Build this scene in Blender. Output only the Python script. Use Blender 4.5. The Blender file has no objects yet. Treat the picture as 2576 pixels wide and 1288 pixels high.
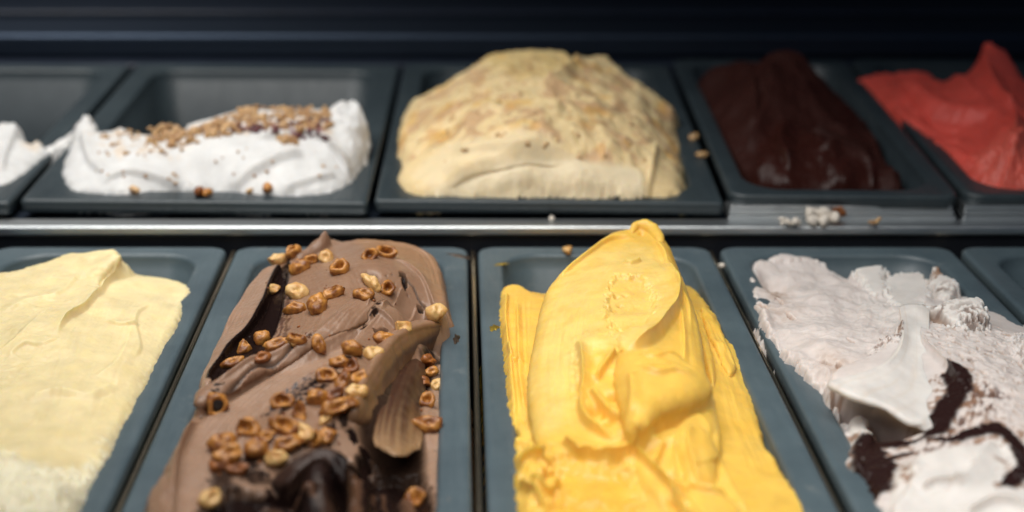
import bpy, math, random
import numpy as np

S = bpy.context.scene
C = S.collection
R = math.radians

# ------------------------------------------------------------------ camera
FOC, VPX, CY, PITCH, CAMH = 3578.0, 1156.0, 644.0, R(19.7), 0.3276   # pixels of a 2576 px wide frame, metres
cam = bpy.data.objects.new('camera', bpy.data.cameras.new('camera'))
C.objects.link(cam)
cam.location = (0, 0, CAMH)
cam.rotation_euler = (R(90) - PITCH, 0, 0)
cam.data.sensor_width = 36.0
cam.data.lens = 36.0 * FOC / 2576.0
cam.data.shift_x = (1288.0 - VPX) / 2576.0
cam.data.clip_start, cam.data.clip_end = 0.01, 50
cam.data.dof.use_dof = True
cam.data.dof.focus_distance = 0.82
cam.data.dof.aperture_fstop = 3.5
S.camera = cam

# ------------------------------------------------------------------ room light, exposure
W = bpy.data.worlds.new('World'); S.world = W; W.use_nodes = True
bg = W.node_tree.nodes['Background']
bg.inputs['Color'].default_value = (0.38, 0.55, 0.85, 1); bg.inputs['Strength'].default_value = 0.055
S.view_settings.view_transform = 'Standard'
S.view_settings.look = 'None'
S.view_settings.exposure = 0.0
S.view_settings.gamma = 1.0
S.cycles.use_denoising = True
S.cycles.max_bounces = 8

def area(name, loc, target, sx, sy, power, col, spread=180):
    l = bpy.data.lights.new(name, 'AREA'); l.shape = 'RECTANGLE'
    l.size, l.size_y, l.energy, l.color, l.spread = sx, sy, power, col, R(spread)
    o = bpy.data.objects.new(name, l); C.objects.link(o)
    o.location = loc
    d = np.array(target, float) - np.array(loc, float)
    from mathutils import Vector
    o.rotation_euler = Vector(d).to_track_quat('-Z', 'Y').to_euler()
    return o
area('case_lamp', (-0.13, 0.79, 0.60), (-0.07, 0.84, 0), 1.75, 0.42, 4.75, (1.0, 0.97, 0.925), 100)
area('front_fill', (-0.9, -0.05, 1.4), (0.05, 0.76, 0), 0.9, 0.5, 1.0, (0.97, 0.98, 1.0), 70)  # added front fill, standing in for the ambient light of the shop

# ------------------------------------------------------------------ helpers
ct, st = math.cos(PITCH), math.sin(PITCH)
FRONT = (0.0, 0.0)                 # rim plane of a row: z = p0 + p1*(y-0.968)
BACK = (0.023, math.tan(R(3.4)))
def pz(pl, y): return pl[0] + pl[1] * (y - 0.968)
def ray(px, py):
    xc, yc = (px - VPX) / FOC, (py - CY) / FOC
    return xc, ct - yc * st, -st - yc * ct
def at(px, py, h=0.0, pl=FRONT):
    dx, dy, dz = ray(px, py)
    # CAMH + t dz = p0 + p1 (t dy - .968) + h
    t = (pl[0] - pl[1] * 0.968 + h - CAMH) / (dz - pl[1] * dy)
    return t * dx, t * dy

rngs = np.random.RandomState
def perlin(x, y, seed=0):
    r = rngs(seed); perm = np.arange(512); r.shuffle(perm); perm = np.concatenate([perm, perm, perm])
    g = r.uniform(0, 2 * np.pi, 512); gx, gy = np.cos(g), np.sin(g)
    xi, yi = np.floor(x).astype(int), np.floor(y).astype(int)
    xf, yf = x - xi, y - yi
    u, v = xf**3 * (xf * (xf * 6 - 15) + 10), yf**3 * (yf * (yf * 6 - 15) + 10)
    def gr(i, j, a, b):
        k = perm[(perm[i & 511] + j) & 511]
        return gx[k] * a + gy[k] * b
    n00, n10 = gr(xi, yi, xf, yf), gr(xi + 1, yi, xf - 1, yf)
    n01, n11 = gr(xi, yi + 1, xf, yf - 1), gr(xi + 1, yi + 1, xf - 1, yf - 1)
    a = n00 + u * (n10 - n00); b = n01 + u * (n11 - n01)
    return (a + v * (b - a)) * 1.5
def fbm(x, y, sc, seed=0, octs=4, gain=0.5):
    o = 0; a = 1.0; f = 1.0 / sc
    for i in range(octs):
        o = o + a * perlin(x * f, y * f, seed + i * 7); a *= gain; f *= 2.03
    return o
def sstep(a, b, x):
    t = np.clip((x - a) / (b - a), 0, 1); return t * t * (3 - 2 * t)

def spline(pts, n=8, closed=False):
    P = np.array(pts, float); out = []
    N = len(P)
    for i in range(N if closed else N - 1):
        p0 = P[(i - 1) % N] if closed or i > 0 else 2 * P[0] - P[1]
        p1, p2 = P[i], P[(i + 1) % N]
        p3 = P[(i + 2) % N] if closed or i + 2 < N else 2 * P[-1] - P[-2]
        for k in range(n):
            t = k / n
            out.append(0.5 * (2 * p1 + (p2 - p0) * t + (2 * p0 - 5 * p1 + 4 * p2 - p3) * t * t + (3 * p1 - p0 - 3 * p2 + p3) * t**3))
    if not closed: out.append(P[-1])
    return np.array(out)

def tps_fit(xyz, lam=1e-4):
    p = xyz[:, :2]; n = len(p); sc = 0.1
    d2 = ((p[:, None] - p[None]) ** 2).sum(2) / sc**2
    K = np.where(d2 > 1e-12, 0.5 * d2 * np.log(np.maximum(d2, 1e-12)), 0) + lam * np.eye(n)
    Pm = np.c_[np.ones(n), p / sc]
    A = np.zeros((n + 3, n + 3)); A[:n, :n] = K; A[:n, n:] = Pm; A[n:, :n] = Pm.T
    w = np.linalg.solve(A, np.r_[xyz[:, 2], 0, 0, 0])
    return p, w, sc
def tps_eval(f, X, Y):
    p, w, sc = f; o = w[-3] + w[-2] * X / sc + w[-1] * Y / sc
    for i in range(len(p)):
        d2 = ((X - p[i, 0]) ** 2 + (Y - p[i, 1]) ** 2) / sc**2
        o = o + w[i] * np.where(d2 > 1e-12, 0.5 * d2 * np.log(np.maximum(d2, 1e-12)), 0)
    return o

class Field:
    """A scoopable surface: height above the pan rim on a fine grid, shaped by laid-on slabs, strokes and gouges."""
    def __init__(s, outline, inner, sx=0.0005, sy=0.0006, pl=FRONT, lam=1e-4, ragged=(0.0008, 0.004), edge=0.006, fall=3.0, seed=1, k=1.0):
        s.pl = pl; s.seed = seed; s.k = k
        poly = s.w3(outline); ply = spline(poly, 8, True)
        mx = 0.008
        s.x0, s.y0 = ply[:, 0].min() - mx, ply[:, 1].min() - mx
        x1, y1 = ply[:, 0].max() + mx, ply[:, 1].max() + mx
        s.nx, s.ny = int((x1 - s.x0) / sx) + 1, int((y1 - s.y0) / sy) + 1
        s.sx, s.sy = sx, sy
        s.X, s.Y = np.meshgrid(s.x0 + sx * np.arange(s.nx), s.y0 + sy * np.arange(s.ny))
        s.DX = np.zeros_like(s.X); s.DY = np.zeros_like(s.X)
        pts = np.r_[poly, s.w3(inner)]
        s.Z = s.surf(pts, lam, (0, s.ny, 0, s.nx))
        d = s.sdist(ply, (0, s.ny, 0, s.nx))
        d = d + ragged[0] * fbm(s.X, s.Y, ragged[1], seed + 50, 4, 0.6)
        s.d = d; s.edge, s.fall = edge, fall
        s.col = np.zeros(s.X.shape + (3,)); s.sauce = np.zeros_like(s.X); s.wet = np.zeros_like(s.X)
    def w3(s, pts):
        return np.array([at(p[0], p[1], p[2], s.pl) + (p[2],) for p in pts])
    def surf(s, pts, lam, bb):
        a, b, c, e = bb; q = 5
        ys = np.arange(a, b + q, q); xs = np.arange(c, e + q, q)
        XX, YY = np.meshgrid(s.x0 + s.sx * xs, s.y0 + s.sy * ys)
        G = tps_eval(tps_fit(pts, lam), XX, YY)
        fy = (np.arange(a, b) - a) / q; fx = (np.arange(c, e) - c) / q
        iy = np.minimum(fy.astype(int), len(ys) - 2); ix = np.minimum(fx.astype(int), len(xs) - 2)
        ty, tx = (fy - iy)[:, None], (fx - ix)[None]
        g = lambda i, j: G[np.ix_(i, j)]
        return (g(iy, ix) * (1 - ty) + g(iy + 1, ix) * ty) * (1 - tx) + (g(iy, ix + 1) * (1 - ty) + g(iy + 1, ix + 1) * ty) * tx
    def bbox(s, P, m):
        c = max(0, int((P[:, 0].min() - m - s.x0) / s.sx)); e = min(s.nx, int((P[:, 0].max() + m - s.x0) / s.sx) + 2)
        a = max(0, int((P[:, 1].min() - m - s.y0) / s.sy)); b = min(s.ny, int((P[:, 1].max() + m - s.y0) / s.sy) + 2)
        return a, b, c, e
    def sdist(s, ply, bb):
        a, b, c, e = bb; X, Y = s.X[a:b, c:e], s.Y[a:b, c:e]
        D = np.full(X.shape, 1e9); I = np.zeros(X.shape, bool)
        for i in range(len(ply)):
            x1, y1 = ply[i, :2]; x2, y2 = ply[(i + 1) % len(ply), :2]
            dx, dy = x2 - x1, y2 - y1; L = dx * dx + dy * dy + 1e-15
            t = np.clip(((X - x1) * dx + (Y - y1) * dy) / L, 0, 1)
            D = np.minimum(D, (X - x1 - t * dx) ** 2 + (Y - y1 - t * dy) ** 2)
            if y1 != y2:
                I ^= ((y1 > Y) != (y2 > Y)) & (X < dx * (Y - y1) / dy + x1)
        return np.where(I, 1, -1) * np.sqrt(D)
    # a slab of gelato laid over what is there
    def slab(s, poly, inner=(), r=0.003, mode='max', ov=0.0, lam=1e-4, ragged=0.0003, rsc=0.004, soft=0.002, lift=0.0, smooth=True, wall=6.0, paint=None, sauce=None):
        w = s.w3(poly); ply = spline(w, 6, True) if smooth else w
        bb = s.bbox(ply, 0.012); a, b, c, e = bb
        if b <= a or e <= c: return None
        X, Y = s.X[a:b, c:e], s.Y[a:b, c:e]
        pts = np.r_[w, s.w3(inner)] if len(inner) else w
        H = s.surf(pts, lam, bb) + lift
        d = s.sdist(ply, bb) + ragged * fbm(X, Y, rsc, s.seed + 11 + len(poly), 3, 0.6)
        Z = s.Z[a:b, c:e]
        if mode == 'max':
            q = np.clip(d / r, 0, 1)
            Hd = H - r * (1 - np.sqrt(np.clip(1 - (1 - q) ** 2, 0, 1))) - wall * np.maximum(-d, 0)
            on = Hd > Z; m = (on & (d > -0.001)).astype(float)
            s.Z[a:b, c:e] = np.maximum(Z, Hd)
            if ov:
                gy, gx = np.gradient(d, s.sy, s.sx); gl = np.hypot(gx, gy) + 1e-9
                k = ov * (1 - q) * (d > -0.0002) * on
                s.DX[a:b, c:e] -= gx / gl * k; s.DY[a:b, c:e] -= gy / gl * k
        else:
            m = sstep(-soft, soft, d)
            s.Z[a:b, c:e] = Z + (H - Z) * m
        M = np.zeros_like(s.X); M[a:b, c:e] = m
        if paint is not None: s.col += (np.array(paint) - s.col) * M[..., None]
        if sauce is not None: s.sauce = s.sauce + (sauce - s.sauce) * M
        return M
    def path(s, pts, n=10):
        return spline(s.w3(pts), n)
    def near(s, P, m):
        bb = s.bbox(P, m); a, b, c, e = bb; X, Y = s.X[a:b, c:e], s.Y[a:b, c:e]
        D = np.full(X.shape, 1e9); T = np.zeros_like(D); U = np.zeros_like(D); Hh = np.zeros_like(D)
        L = np.r_[0, np.cumsum(np.hypot(*np.diff(P[:, :2], axis=0).T))]
        for i in range(len(P) - 1):
            x1, y1, h1 = P[i]; x2, y2, h2 = P[i + 1]
            dx, dy = x2 - x1, y2 - y1; l2 = dx * dx + dy * dy + 1e-15
            t = np.clip(((X - x1) * dx + (Y - y1) * dy) / l2, 0, 1)
            dd = (X - x1 - t * dx) ** 2 + (Y - y1 - t * dy) ** 2
            k = dd < D; D = np.where(k, dd, D)
            cr = (dx * (Y - y1) - dy * (X - x1))
            T = np.where(k, np.sign(cr) * np.sqrt(dd), T)
            U = np.where(k, (L[i] + t * (L[i + 1] - L[i])) / L[-1], U)
            Hh = np.where(k, h1 + t * (h2 - h1), Hh)
        return bb, T, U, Hh
    # a folded lip along a line: rises gently on one side (left, t>0, of the line), drops off on the other
    def lip(s, pts, h, w, drop=0.0012, ov=0.0, tap=(0.15, 0.15), side=1):
        P = s.path(pts); bb, T, U, _ = s.near(P, w * 1.2); a, b, c, e = bb
        if b <= a or e <= c: return
        T = T * side
        f = np.where(T >= 0, np.clip(1 - T / w, 0, 1) ** 2 * (1 + 0.0 * T), sstep(-drop, 0, T))
        k = sstep(0, tap[0], U) * sstep(0, tap[1], 1 - U) if tap else 1
        s.Z[a:b, c:e] += s.k * h * f * k
        if ov:
            gy, gx = np.gradient(T, s.sy, s.sx); gl = np.hypot(gx, gy) + 1e-9
            o = ov * k * np.where(T >= 0, np.clip(1 - T / (w * 0.4), 0, 1), np.clip(1 + T / (drop * 0.3), 0, 1))
            s.DX[a:b, c:e] -= gx / gl * o; s.DY[a:b, c:e] -= gy / gl * o
    def ridge(s, pts, h, w, tap=(0.2, 0.2), pw=2.0):
        P = s.path(pts); bb, T, U, _ = s.near(P, w * 2.5); a, b, c, e = bb
        if b <= a or e <= c: return
        k = sstep(0, tap[0], U) * sstep(0, tap[1], 1 - U)
        s.Z[a:b, c:e] += h * k * np.exp(-np.abs(T / w) ** pw)
    def line(s, pts, w, tap=(0.15, 0.15), wob=0.0):
        P = s.path(pts); bb, T, U, _ = s.near(P, w * 3); a, b, c, e = bb
        M = np.zeros_like(s.X)
        if b <= a or e <= c: return M
        ww = w * (0.15 + 0.85 * sstep(0, tap[0], U) * sstep(0, tap[1], 1 - U))
        T = T + wob * fbm(s.X[a:b, c:e], s.Y[a:b, c:e], 0.006, s.seed + 77, 3)
        M[a:b, c:e] = sstep(1.25, 0.75, np.abs(T) / ww)
        return M
    # fine drag lines left by the spatula along a stroke
    def drag(s, pts, wid, amp, freq=0.0011, seed=3):
        P = s.path(pts); bb, T, U, _ = s.near(P, wid); a, b, c, e = bb
        if b <= a or e <= c: return
        m = sstep(wid, wid * 0.6, np.abs(T)) * sstep(0, 0.12, U) * sstep(0, 0.12, 1 - U)
        n = perlin(T / freq, U * 3.0, seed) + 0.6 * perlin(T / (freq * 2.7) + 9, U * 2, seed + 1) + 0.35 * perlin(T / (freq * 0.5), U * 5, seed + 2)
        s.Z[a:b, c:e] += amp * m * n
    def blob(s, px, py, h, rx, ry, amp, rot=0.0, pw=2.0, mask=False):
        x, y = at(px, py, h, s.pl); cr, sr = math.cos(rot), math.sin(rot)
        u = ((s.X - x) * cr + (s.Y - y) * sr) / rx; v = (-(s.X - x) * sr + (s.Y - y) * cr) / ry
        m = np.exp(-(u * u + v * v) ** (pw / 2))
        if mask: return m
        s.Z += amp * m
    def area(s, poly, soft=0.002, wob=0.0, sc=0.006, grow=0.0):
        w = s.w3(poly); ply = spline(w, 6, True); bb = s.bbox(ply, 0.01); a, b, c, e = bb
        M = np.zeros_like(s.X)
        if b <= a or e <= c: return M
        d = s.sdist(ply, bb) + grow
        if wob: d = d + wob * fbm(s.X[a:b, c:e], s.Y[a:b, c:e], sc, s.seed + 31, 4, 0.6)
        M[a:b, c:e] = sstep(-soft, soft, d); return M
    def rough(s, M, amp, sc, seed=5, ridged=True, octs=4):
        n = fbm(s.X, s.Y, sc, seed, octs, 0.55)
        if ridged: n = 0.55 - np.abs(n) * 1.3
        s.Z += amp * M * n
    def paint(s, M, rgb): s.col += (np.array(rgb) - s.col) * M[..., None]
    def finish_edge(s):
        d, r = s.d, s.edge
        q = np.clip(d / r, 0, 1)
        s.Z = s.Z - r * (1 - np.sqrt(np.clip(1 - (1 - q) ** 2, 0, 1))) - s.fall * np.maximum(-d, 0)
    def zat(s, x, y):
        fx, fy = (x - s.x0) / s.sx, (y - s.y0) / s.sy
        i, j = int(fy), int(fx)
        if i < 0 or j < 0 or i >= s.ny - 1 or j >= s.nx - 1: return -1
        ty, tx = fy - i, fx - j; Z = s.Z
        return (Z[i, j] * (1 - tx) + Z[i, j + 1] * tx) * (1 - ty) + (Z[i + 1, j] * (1 - tx) + Z[i + 1, j + 1] * tx) * ty
    def hit(s, px, py):
        dx, dy, dz = ray(px, py); t = 0.45; prev = None
        best = (1e9, t)
        while t < 1.9:
            x, y, z = t * dx, t * dy, CAMH + t * dz
            if s.zat(x, y) > -0.5: best = min(best, (z - pz(s.pl, y) - s.zat(x, y), t))
            g = z - pz(s.pl, y) - s.zat(x, y)
            if g < 0 and s.zat(x, y) > -0.5: break
            t += 0.0008
        if t >= 1.89: t = best[1]          # the ray just clears a crest: take the crest
        x, y = t * dx, t * dy; e = 0.003
        nx = -(s.zat(x + e, y) - s.zat(x - e, y)) / (2 * e); ny = -(s.zat(x, y + e) - s.zat(x, y - e)) / (2 * e)
        n = np.array([np.clip(nx, -1.2, 1.2), np.clip(ny, -1.2, 1.2), 1.0]); n /= np.linalg.norm(n)
        return np.array([x, y, CAMH + t * dz]), n
    def build(s, name, mat, cut=0.012, parts=()):
        """links the surface as one mesh; parts = [(name, mask)] become children"""
        V = np.stack([s.X + s.DX, s.Y + s.DY, s.Z + pz(s.pl, s.Y)], -1).reshape(-1, 3)
        keep = s.d > -cut
        if s.pl is BACK: keep &= ~((s.Y < 0.9735) & (s.Z < -0.0012)) & (s.Y > 0.9668)      # nothing hangs out under the front lip of the pan
        f = keep[:-1, :-1] & keep[1:, :-1] & keep[:-1, 1:] & keep[1:, 1:]
        idx = np.arange(s.nx * s.ny).reshape(s.ny, s.nx)
        Q = np.stack([idx[:-1, :-1], idx[:-1, 1:], idx[1:, 1:], idx[1:, :-1]], -1)
        cx, cy = (s.X[s.d > 0].mean(), s.Y[s.d > 0].mean())
        org = np.array([cx, cy, pz(s.pl, cy) - 0.03])
        root = None; used = np.zeros_like(f)
        todo = [(n, (m[:-1, :-1] > 0.5) & f) for n, m in parts] + [(name, f)]
        made = []
        for n, fm in reversed(todo):
            pass
        for n, fm in todo:
            fm = fm & ~used; used |= fm
            q = Q[fm]
            if len(q) == 0: continue
            u, inv = np.unique(q, return_inverse=True); inv = inv.reshape(q.shape)
            me = bpy.data.meshes.new(n)
            me.vertices.add(len(u)); me.vertices.foreach_set('co', (V[u] - org).astype(np.float32).ravel())
            me.loops.add(inv.size); me.loops.foreach_set('vertex_index', inv.astype(np.int32).ravel())
            me.polygons.add(len(inv)); me.polygons.foreach_set('loop_start', (np.arange(len(inv)) * 4).astype(np.int32))
            me.polygons.foreach_set('use_smooth', np.ones(len(inv), bool))
            at_ = me.attributes.new('col', 'FLOAT_COLOR', 'POINT')
            at_.data.foreach_set('color', np.c_[s.col.reshape(-1, 3)[u], np.ones(len(u))].astype(np.float32).ravel())
            for an, arr in (('sauce', s.sauce), ('wet', s.wet)):
                aa = me.attributes.new(an, 'FLOAT', 'POINT'); aa.data.foreach_set('value', np.clip(arr, 0, 1).reshape(-1)[u].astype(np.float32))
            me.update(calc_edges=True); me.validate()
            me.materials.append(mat)
            made.append((n, bpy.data.objects.new(n, me)))
        root = made[-1][1]; C.objects.link(root); root.location = org
        for n, o in made[:-1]:
            C.objects.link(o); o.parent = root
        return root

def loft(fld, name, rows, mat, parent, thick, colour, nu=60, nv=44, crisp=0.5, wob=0.0, seed=1):
    """a folded tongue of gelato with real thickness: rows of (px, py, height) from its root to its free edge"""
    A = np.array([spline(fld.w3(r), 12) for r in rows])
    G = np.array([spline(A[:, j], 8) for j in range(A.shape[1])]).transpose(1, 0, 2)      # along v, u
    def res(G, n, ax):
        m = G.shape[ax]; t = np.linspace(0, m - 1, n); i = np.minimum(t.astype(int), m - 2); f = t - i
        f = f[:, None, None] if ax == 0 else f[None, :, None]
        return np.take(G, i, ax) * (1 - f) + np.take(G, i + 1, ax) * f
    G = res(res(G, nv, 0), nu, 1)
    G[..., 2] += pz(fld.pl, G[..., 1])
    du, dv = np.gradient(G, axis=1), np.gradient(G, axis=0)
    Nn = np.cross(du, dv); Nn /= np.linalg.norm(Nn, axis=2, keepdims=True) + 1e-12
    if Nn[..., 2].mean() < 0: Nn = -Nn
    if wob:
        G = G + Nn * (wob * fbm(G[..., 0], G[..., 1], .010, seed, 3))[..., None]
        w2 = (wob * 1.6 * perlin(np.linspace(0, 9, nu), np.zeros(nu) + seed, seed + 5))[None, :, None] * np.linspace(-1, 1, nv)[:, None, None]
        G = G + w2 * dv / (np.linalg.norm(dv, axis=2, keepdims=True) + 1e-12)
    v = np.linspace(0, 1, nv)[:, None] * np.ones((1, nu)); u = np.linspace(0, 1, nu)[None] * np.ones((nv, 1))
    e = np.minimum(np.minimum(u, 1 - u) * 2, (1 - v)) ; th = thick * np.sqrt(np.clip(1 - (1 - np.clip(e / .10, 0, 1)) ** 2, 0.02, 1))
    top, bot = G + Nn * (th * .5)[..., None], G - Nn * (th * .5)[..., None]
    V = np.r_[top.reshape(-1, 3), bot.reshape(-1, 3)]; n = nu * nv; F = []
    for i in range(nv - 1):
        for j in range(nu - 1):
            a = i * nu + j; F.append((a, a + 1, a + nu + 1, a + nu)); F.append((n + a, n + a + nu, n + a + nu + 1, n + a + 1))
    edge = [i * nu for i in range(nv)] + [(nv - 1) * nu + j for j in range(1, nu)] + [i * nu + nu - 1 for i in range(nv - 2, -1, -1)] + list(range(nu - 2, 0, -1))
    for k in range(len(edge)):
        a, b = edge[k], edge[(k + 1) % len(edge)]; F.append((a, b, n + b, n + a))
    V = V - np.array(parent.location)
    o = mesh_obj(name, V, F, mat, parent)
    c = colour(u, v); c = np.r_[c.reshape(-1, 3), c.reshape(-1, 3)]
    aa = o.data.attributes.new('col', 'FLOAT_COLOR', 'POINT'); aa.data.foreach_set('color', np.c_[c, np.ones(len(c))].astype(np.float32).ravel())
    import bmesh
    bm = bmesh.new(); bm.from_mesh(o.data); bmesh.ops.recalc_face_normals(bm, faces=bm.faces); bm.to_mesh(o.data); bm.free()
    return o
def blend(a, b, f): return np.array(a) + (np.array(b) - np.array(a)) * f[..., None]

def tag(o, label=None, cat=None, group=None, kind=None):
    if label: o['label'] = label
    if cat: o['category'] = cat
    if group: o['group'] = group
    if kind: o['kind'] = kind
    return o
def mesh_obj(name, V, F, mat, parent=None, smooth=True):
    me = bpy.data.meshes.new(name); me.from_pydata([tuple(v) for v in V], [], [tuple(f) for f in F])
    me.polygons.foreach_set('use_smooth', np.full(len(me.polygons), smooth)); me.update()
    me.materials.append(mat)
    o = bpy.data.objects.new(name, me); C.objects.link(o)
    if parent: o.parent = parent
    return o

# ------------------------------------------------------------------ materials
def newmat(name):
    m = bpy.data.materials.new(name); m.use_nodes = True
    nt = m.node_tree; b = nt.nodes['Principled BSDF']
    return m, nt, b
def N(nt, typ, **kw):
    n = nt.nodes.new(typ)
    for k, v in kw.items():
        if k in n.inputs: n.inputs[k].default_value = v
        else: setattr(n, k, v)
    return n
def gelato_mat(name, sss=0.35, rad=(0.006, 0.004, 0.002), rough=0.5, bump=0.25, grain=900, saucecol=(0.012, 0.006, 0.005), spec=0.4):
    m, nt, b = newmat(name); L = nt.links.new
    a = N(nt, 'ShaderNodeAttribute', attribute_name='col'); sa = N(nt, 'ShaderNodeAttribute', attribute_name='sauce'); we = N(nt, 'ShaderNodeAttribute', attribute_name='wet')
    tc = N(nt, 'ShaderNodeTexCoord')
    no = N(nt, 'ShaderNodeTexNoise', Scale=70.0, Detail=6.0, Roughness=0.6); L(tc.outputs['Object'], no.inputs['Vector'])
    mr = N(nt, 'ShaderNodeMapRange'); mr.inputs['From Min'].default_value = 0.3; mr.inputs['From Max'].default_value = 0.7
    mr.inputs['To Min'].default_value = 0.88; mr.inputs['To Max'].default_value = 1.08; L(no.outputs['Fac'], mr.inputs['Value'])
    mu = N(nt, 'ShaderNodeVectorMath', operation='SCALE'); L(a.outputs['Color'], mu.inputs[0]); L(mr.outputs[0], mu.inputs['Scale'])
    mix = N(nt, 'ShaderNodeMix', data_type='RGBA'); L(sa.outputs['Fac'], mix.inputs[0]); L(mu.outputs[0], mix.inputs[6]); mix.inputs[7].default_value = saucecol + (1,)
    L(mix.outputs[2], b.inputs['Base Color'])
    r = N(nt, 'ShaderNodeMix', data_type='FLOAT'); L(sa.outputs['Fac'], r.inputs[0]); r.inputs[2].default_value = rough; r.inputs[3].default_value = 0.27
    r2 = N(nt, 'ShaderNodeMix', data_type='FLOAT'); L(we.outputs['Fac'], r2.inputs[0]); L(r.outputs[0], r2.inputs[2]); r2.inputs[3].default_value = 0.25
    L(r2.outputs[0], b.inputs['Roughness'])
    sw = N(nt, 'ShaderNodeMath', operation='MULTIPLY_ADD'); L(sa.outputs['Fac'], sw.inputs[0]); sw.inputs[1].default_value = -sss; sw.inputs[2].default_value = sss
    L(sw.outputs[0], b.inputs['Subsurface Weight'])
    b.inputs['Subsurface Radius'].default_value = rad; b.inputs['Subsurface Scale'].default_value = 1.0
    sp = N(nt, 'ShaderNodeMath', operation='MULTIPLY_ADD'); L(sa.outputs['Fac'], sp.inputs[0]); sp.inputs[1].default_value = -spec * .75; sp.inputs[2].default_value = spec; L(sp.outputs[0], b.inputs['Specular IOR Level'])
    n2 = N(nt, 'ShaderNodeTexNoise', Scale=float(grain), Detail=5.0, Roughness=0.65); L(tc.outputs['Object'], n2.inputs['Vector'])
    n3 = N(nt, 'ShaderNodeTexVoronoi', Scale=float(grain) * 0.35); L(tc.outputs['Object'], n3.inputs['Vector'])
    ad = N(nt, 'ShaderNodeMath', operation='MULTIPLY_ADD'); L(n3.outputs['Distance'], ad.inputs[0]); ad.inputs[1].default_value = -0.35; L(n2.outputs['Fac'], ad.inputs[2])
    bs = N(nt, 'ShaderNodeMath', operation='MULTIPLY_ADD'); L(sa.outputs['Fac'], bs.inputs[0]); bs.inputs[1].default_value = -bump * 0.8; bs.inputs[2].default_value = bump
    bu = N(nt, 'ShaderNodeBump', Distance=0.0012); L(bs.outputs[0], bu.inputs['Strength']); L(ad.outputs[0], bu.inputs['Height']); L(bu.outputs[0], b.inputs['Normal'])
    return m

def plastic_mat(name, k=1.0):
    m, nt, b = newmat(name); L = nt.links.new
    tc = N(nt, 'ShaderNodeTexCoord')
    no = N(nt, 'ShaderNodeTexNoise', Scale=14.0, Detail=6.0, Roughness=0.65); L(tc.outputs['Object'], no.inputs['Vector'])
    cr = N(nt, 'ShaderNodeValToRGB'); cr.color_ramp.elements[0].position = 0.35; cr.color_ramp.elements[1].position = 0.7
    cr.color_ramp.elements[0].color = (0.042 * k, 0.061 * k, 0.072 * k, 1); cr.color_ramp.elements[1].color = (0.066 * k, 0.092 * k, 0.104 * k, 1)
    L(no.outputs['Fac'], cr.inputs[0])
    oi = N(nt, 'ShaderNodeObjectInfo'); ad = N(nt, 'ShaderNodeVectorMath', operation='ADD'); L(tc.outputs['Object'], ad.inputs[0]); L(oi.outputs['Random'], ad.inputs[1])
    ns = N(nt, 'ShaderNodeTexNoise', Scale=48.0, Detail=7.0, Roughness=0.7); L(ad.outputs[0], ns.inputs['Vector'])
    ms = N(nt, 'ShaderNodeMapRange'); ms.inputs['From Min'].default_value = 0.60; ms.inputs['From Max'].default_value = 0.74; ms.inputs['To Max'].default_value = 0.45; L(ns.outputs['Fac'], ms.inputs['Value'])
    mx = N(nt, 'ShaderNodeMix', data_type='RGBA'); L(ms.outputs[0], mx.inputs[0]); L(cr.outputs[0], mx.inputs[6]); mx.inputs[7].default_value = (0.15 * k, 0.16 * k, 0.155 * k, 1)
    L(mx.outputs[2], b.inputs['Base Color'])
    mp = N(nt, 'ShaderNodeMapping'); mp.inputs['Scale'].default_value = (260, 30, 60); L(tc.outputs['Object'], mp.inputs[0])
    n2 = N(nt, 'ShaderNodeTexNoise', Scale=1.0, Detail=5.0, Roughness=0.7); L(mp.outputs[0], n2.inputs['Vector'])
    mr = N(nt, 'ShaderNodeMapRange'); mr.inputs['From Min'].default_value = 0.3; mr.inputs['From Max'].default_value = 0.75; mr.inputs['To Min'].default_value = 0.30; mr.inputs['To Max'].default_value = 0.55
    L(n2.outputs['Fac'], mr.inputs['Value']); L(mr.outputs[0], b.inputs['Roughness'])
    bu = N(nt, 'ShaderNodeBump', Strength=0.03, Distance=0.001); L(n2.outputs['Fac'], bu.inputs['Height']); L(bu.outputs[0], b.inputs['Normal'])
    b.inputs['Specular IOR Level'].default_value = 0.5
    return m
def steel_mat(name, base=(0.55, 0.57, 0.58), rough=0.28, grain=(6, 900, 900)):
    m, nt, b = newmat(name); L = nt.links.new
    b.inputs['Metallic'].default_value = 1.0; b.inputs['Base Color'].default_value = base + (1,)
    tc = N(nt, 'ShaderNodeTexCoord'); mp = N(nt, 'ShaderNodeMapping'); mp.inputs['Scale'].default_value = grain; L(tc.outputs['Object'], mp.inputs[0])
    no = N(nt, 'ShaderNodeTexNoise', Scale=1.0, Detail=3.0); L(mp.outputs[0], no.inputs['Vector'])
    mr = N(nt, 'ShaderNodeMapRange'); mr.inputs['To Min'].default_value = rough - 0.1; mr.inputs['To Max'].default_value = rough + 0.15; L(no.outputs['Fac'], mr.inputs['Value']); L(mr.outputs[0], b.inputs['Roughness'])
    n4 = N(nt, 'ShaderNodeTexNoise', Scale=55.0, Detail=3.0); L(tc.outputs['Object'], n4.inputs['Vector'])
    bu = N(nt, 'ShaderNodeBump', Strength=0.25, Distance=0.002); L(n4.outputs['Fac'], bu.inputs['Height']); L(bu.outputs[0], b.inputs['Normal'])
    return m
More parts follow.
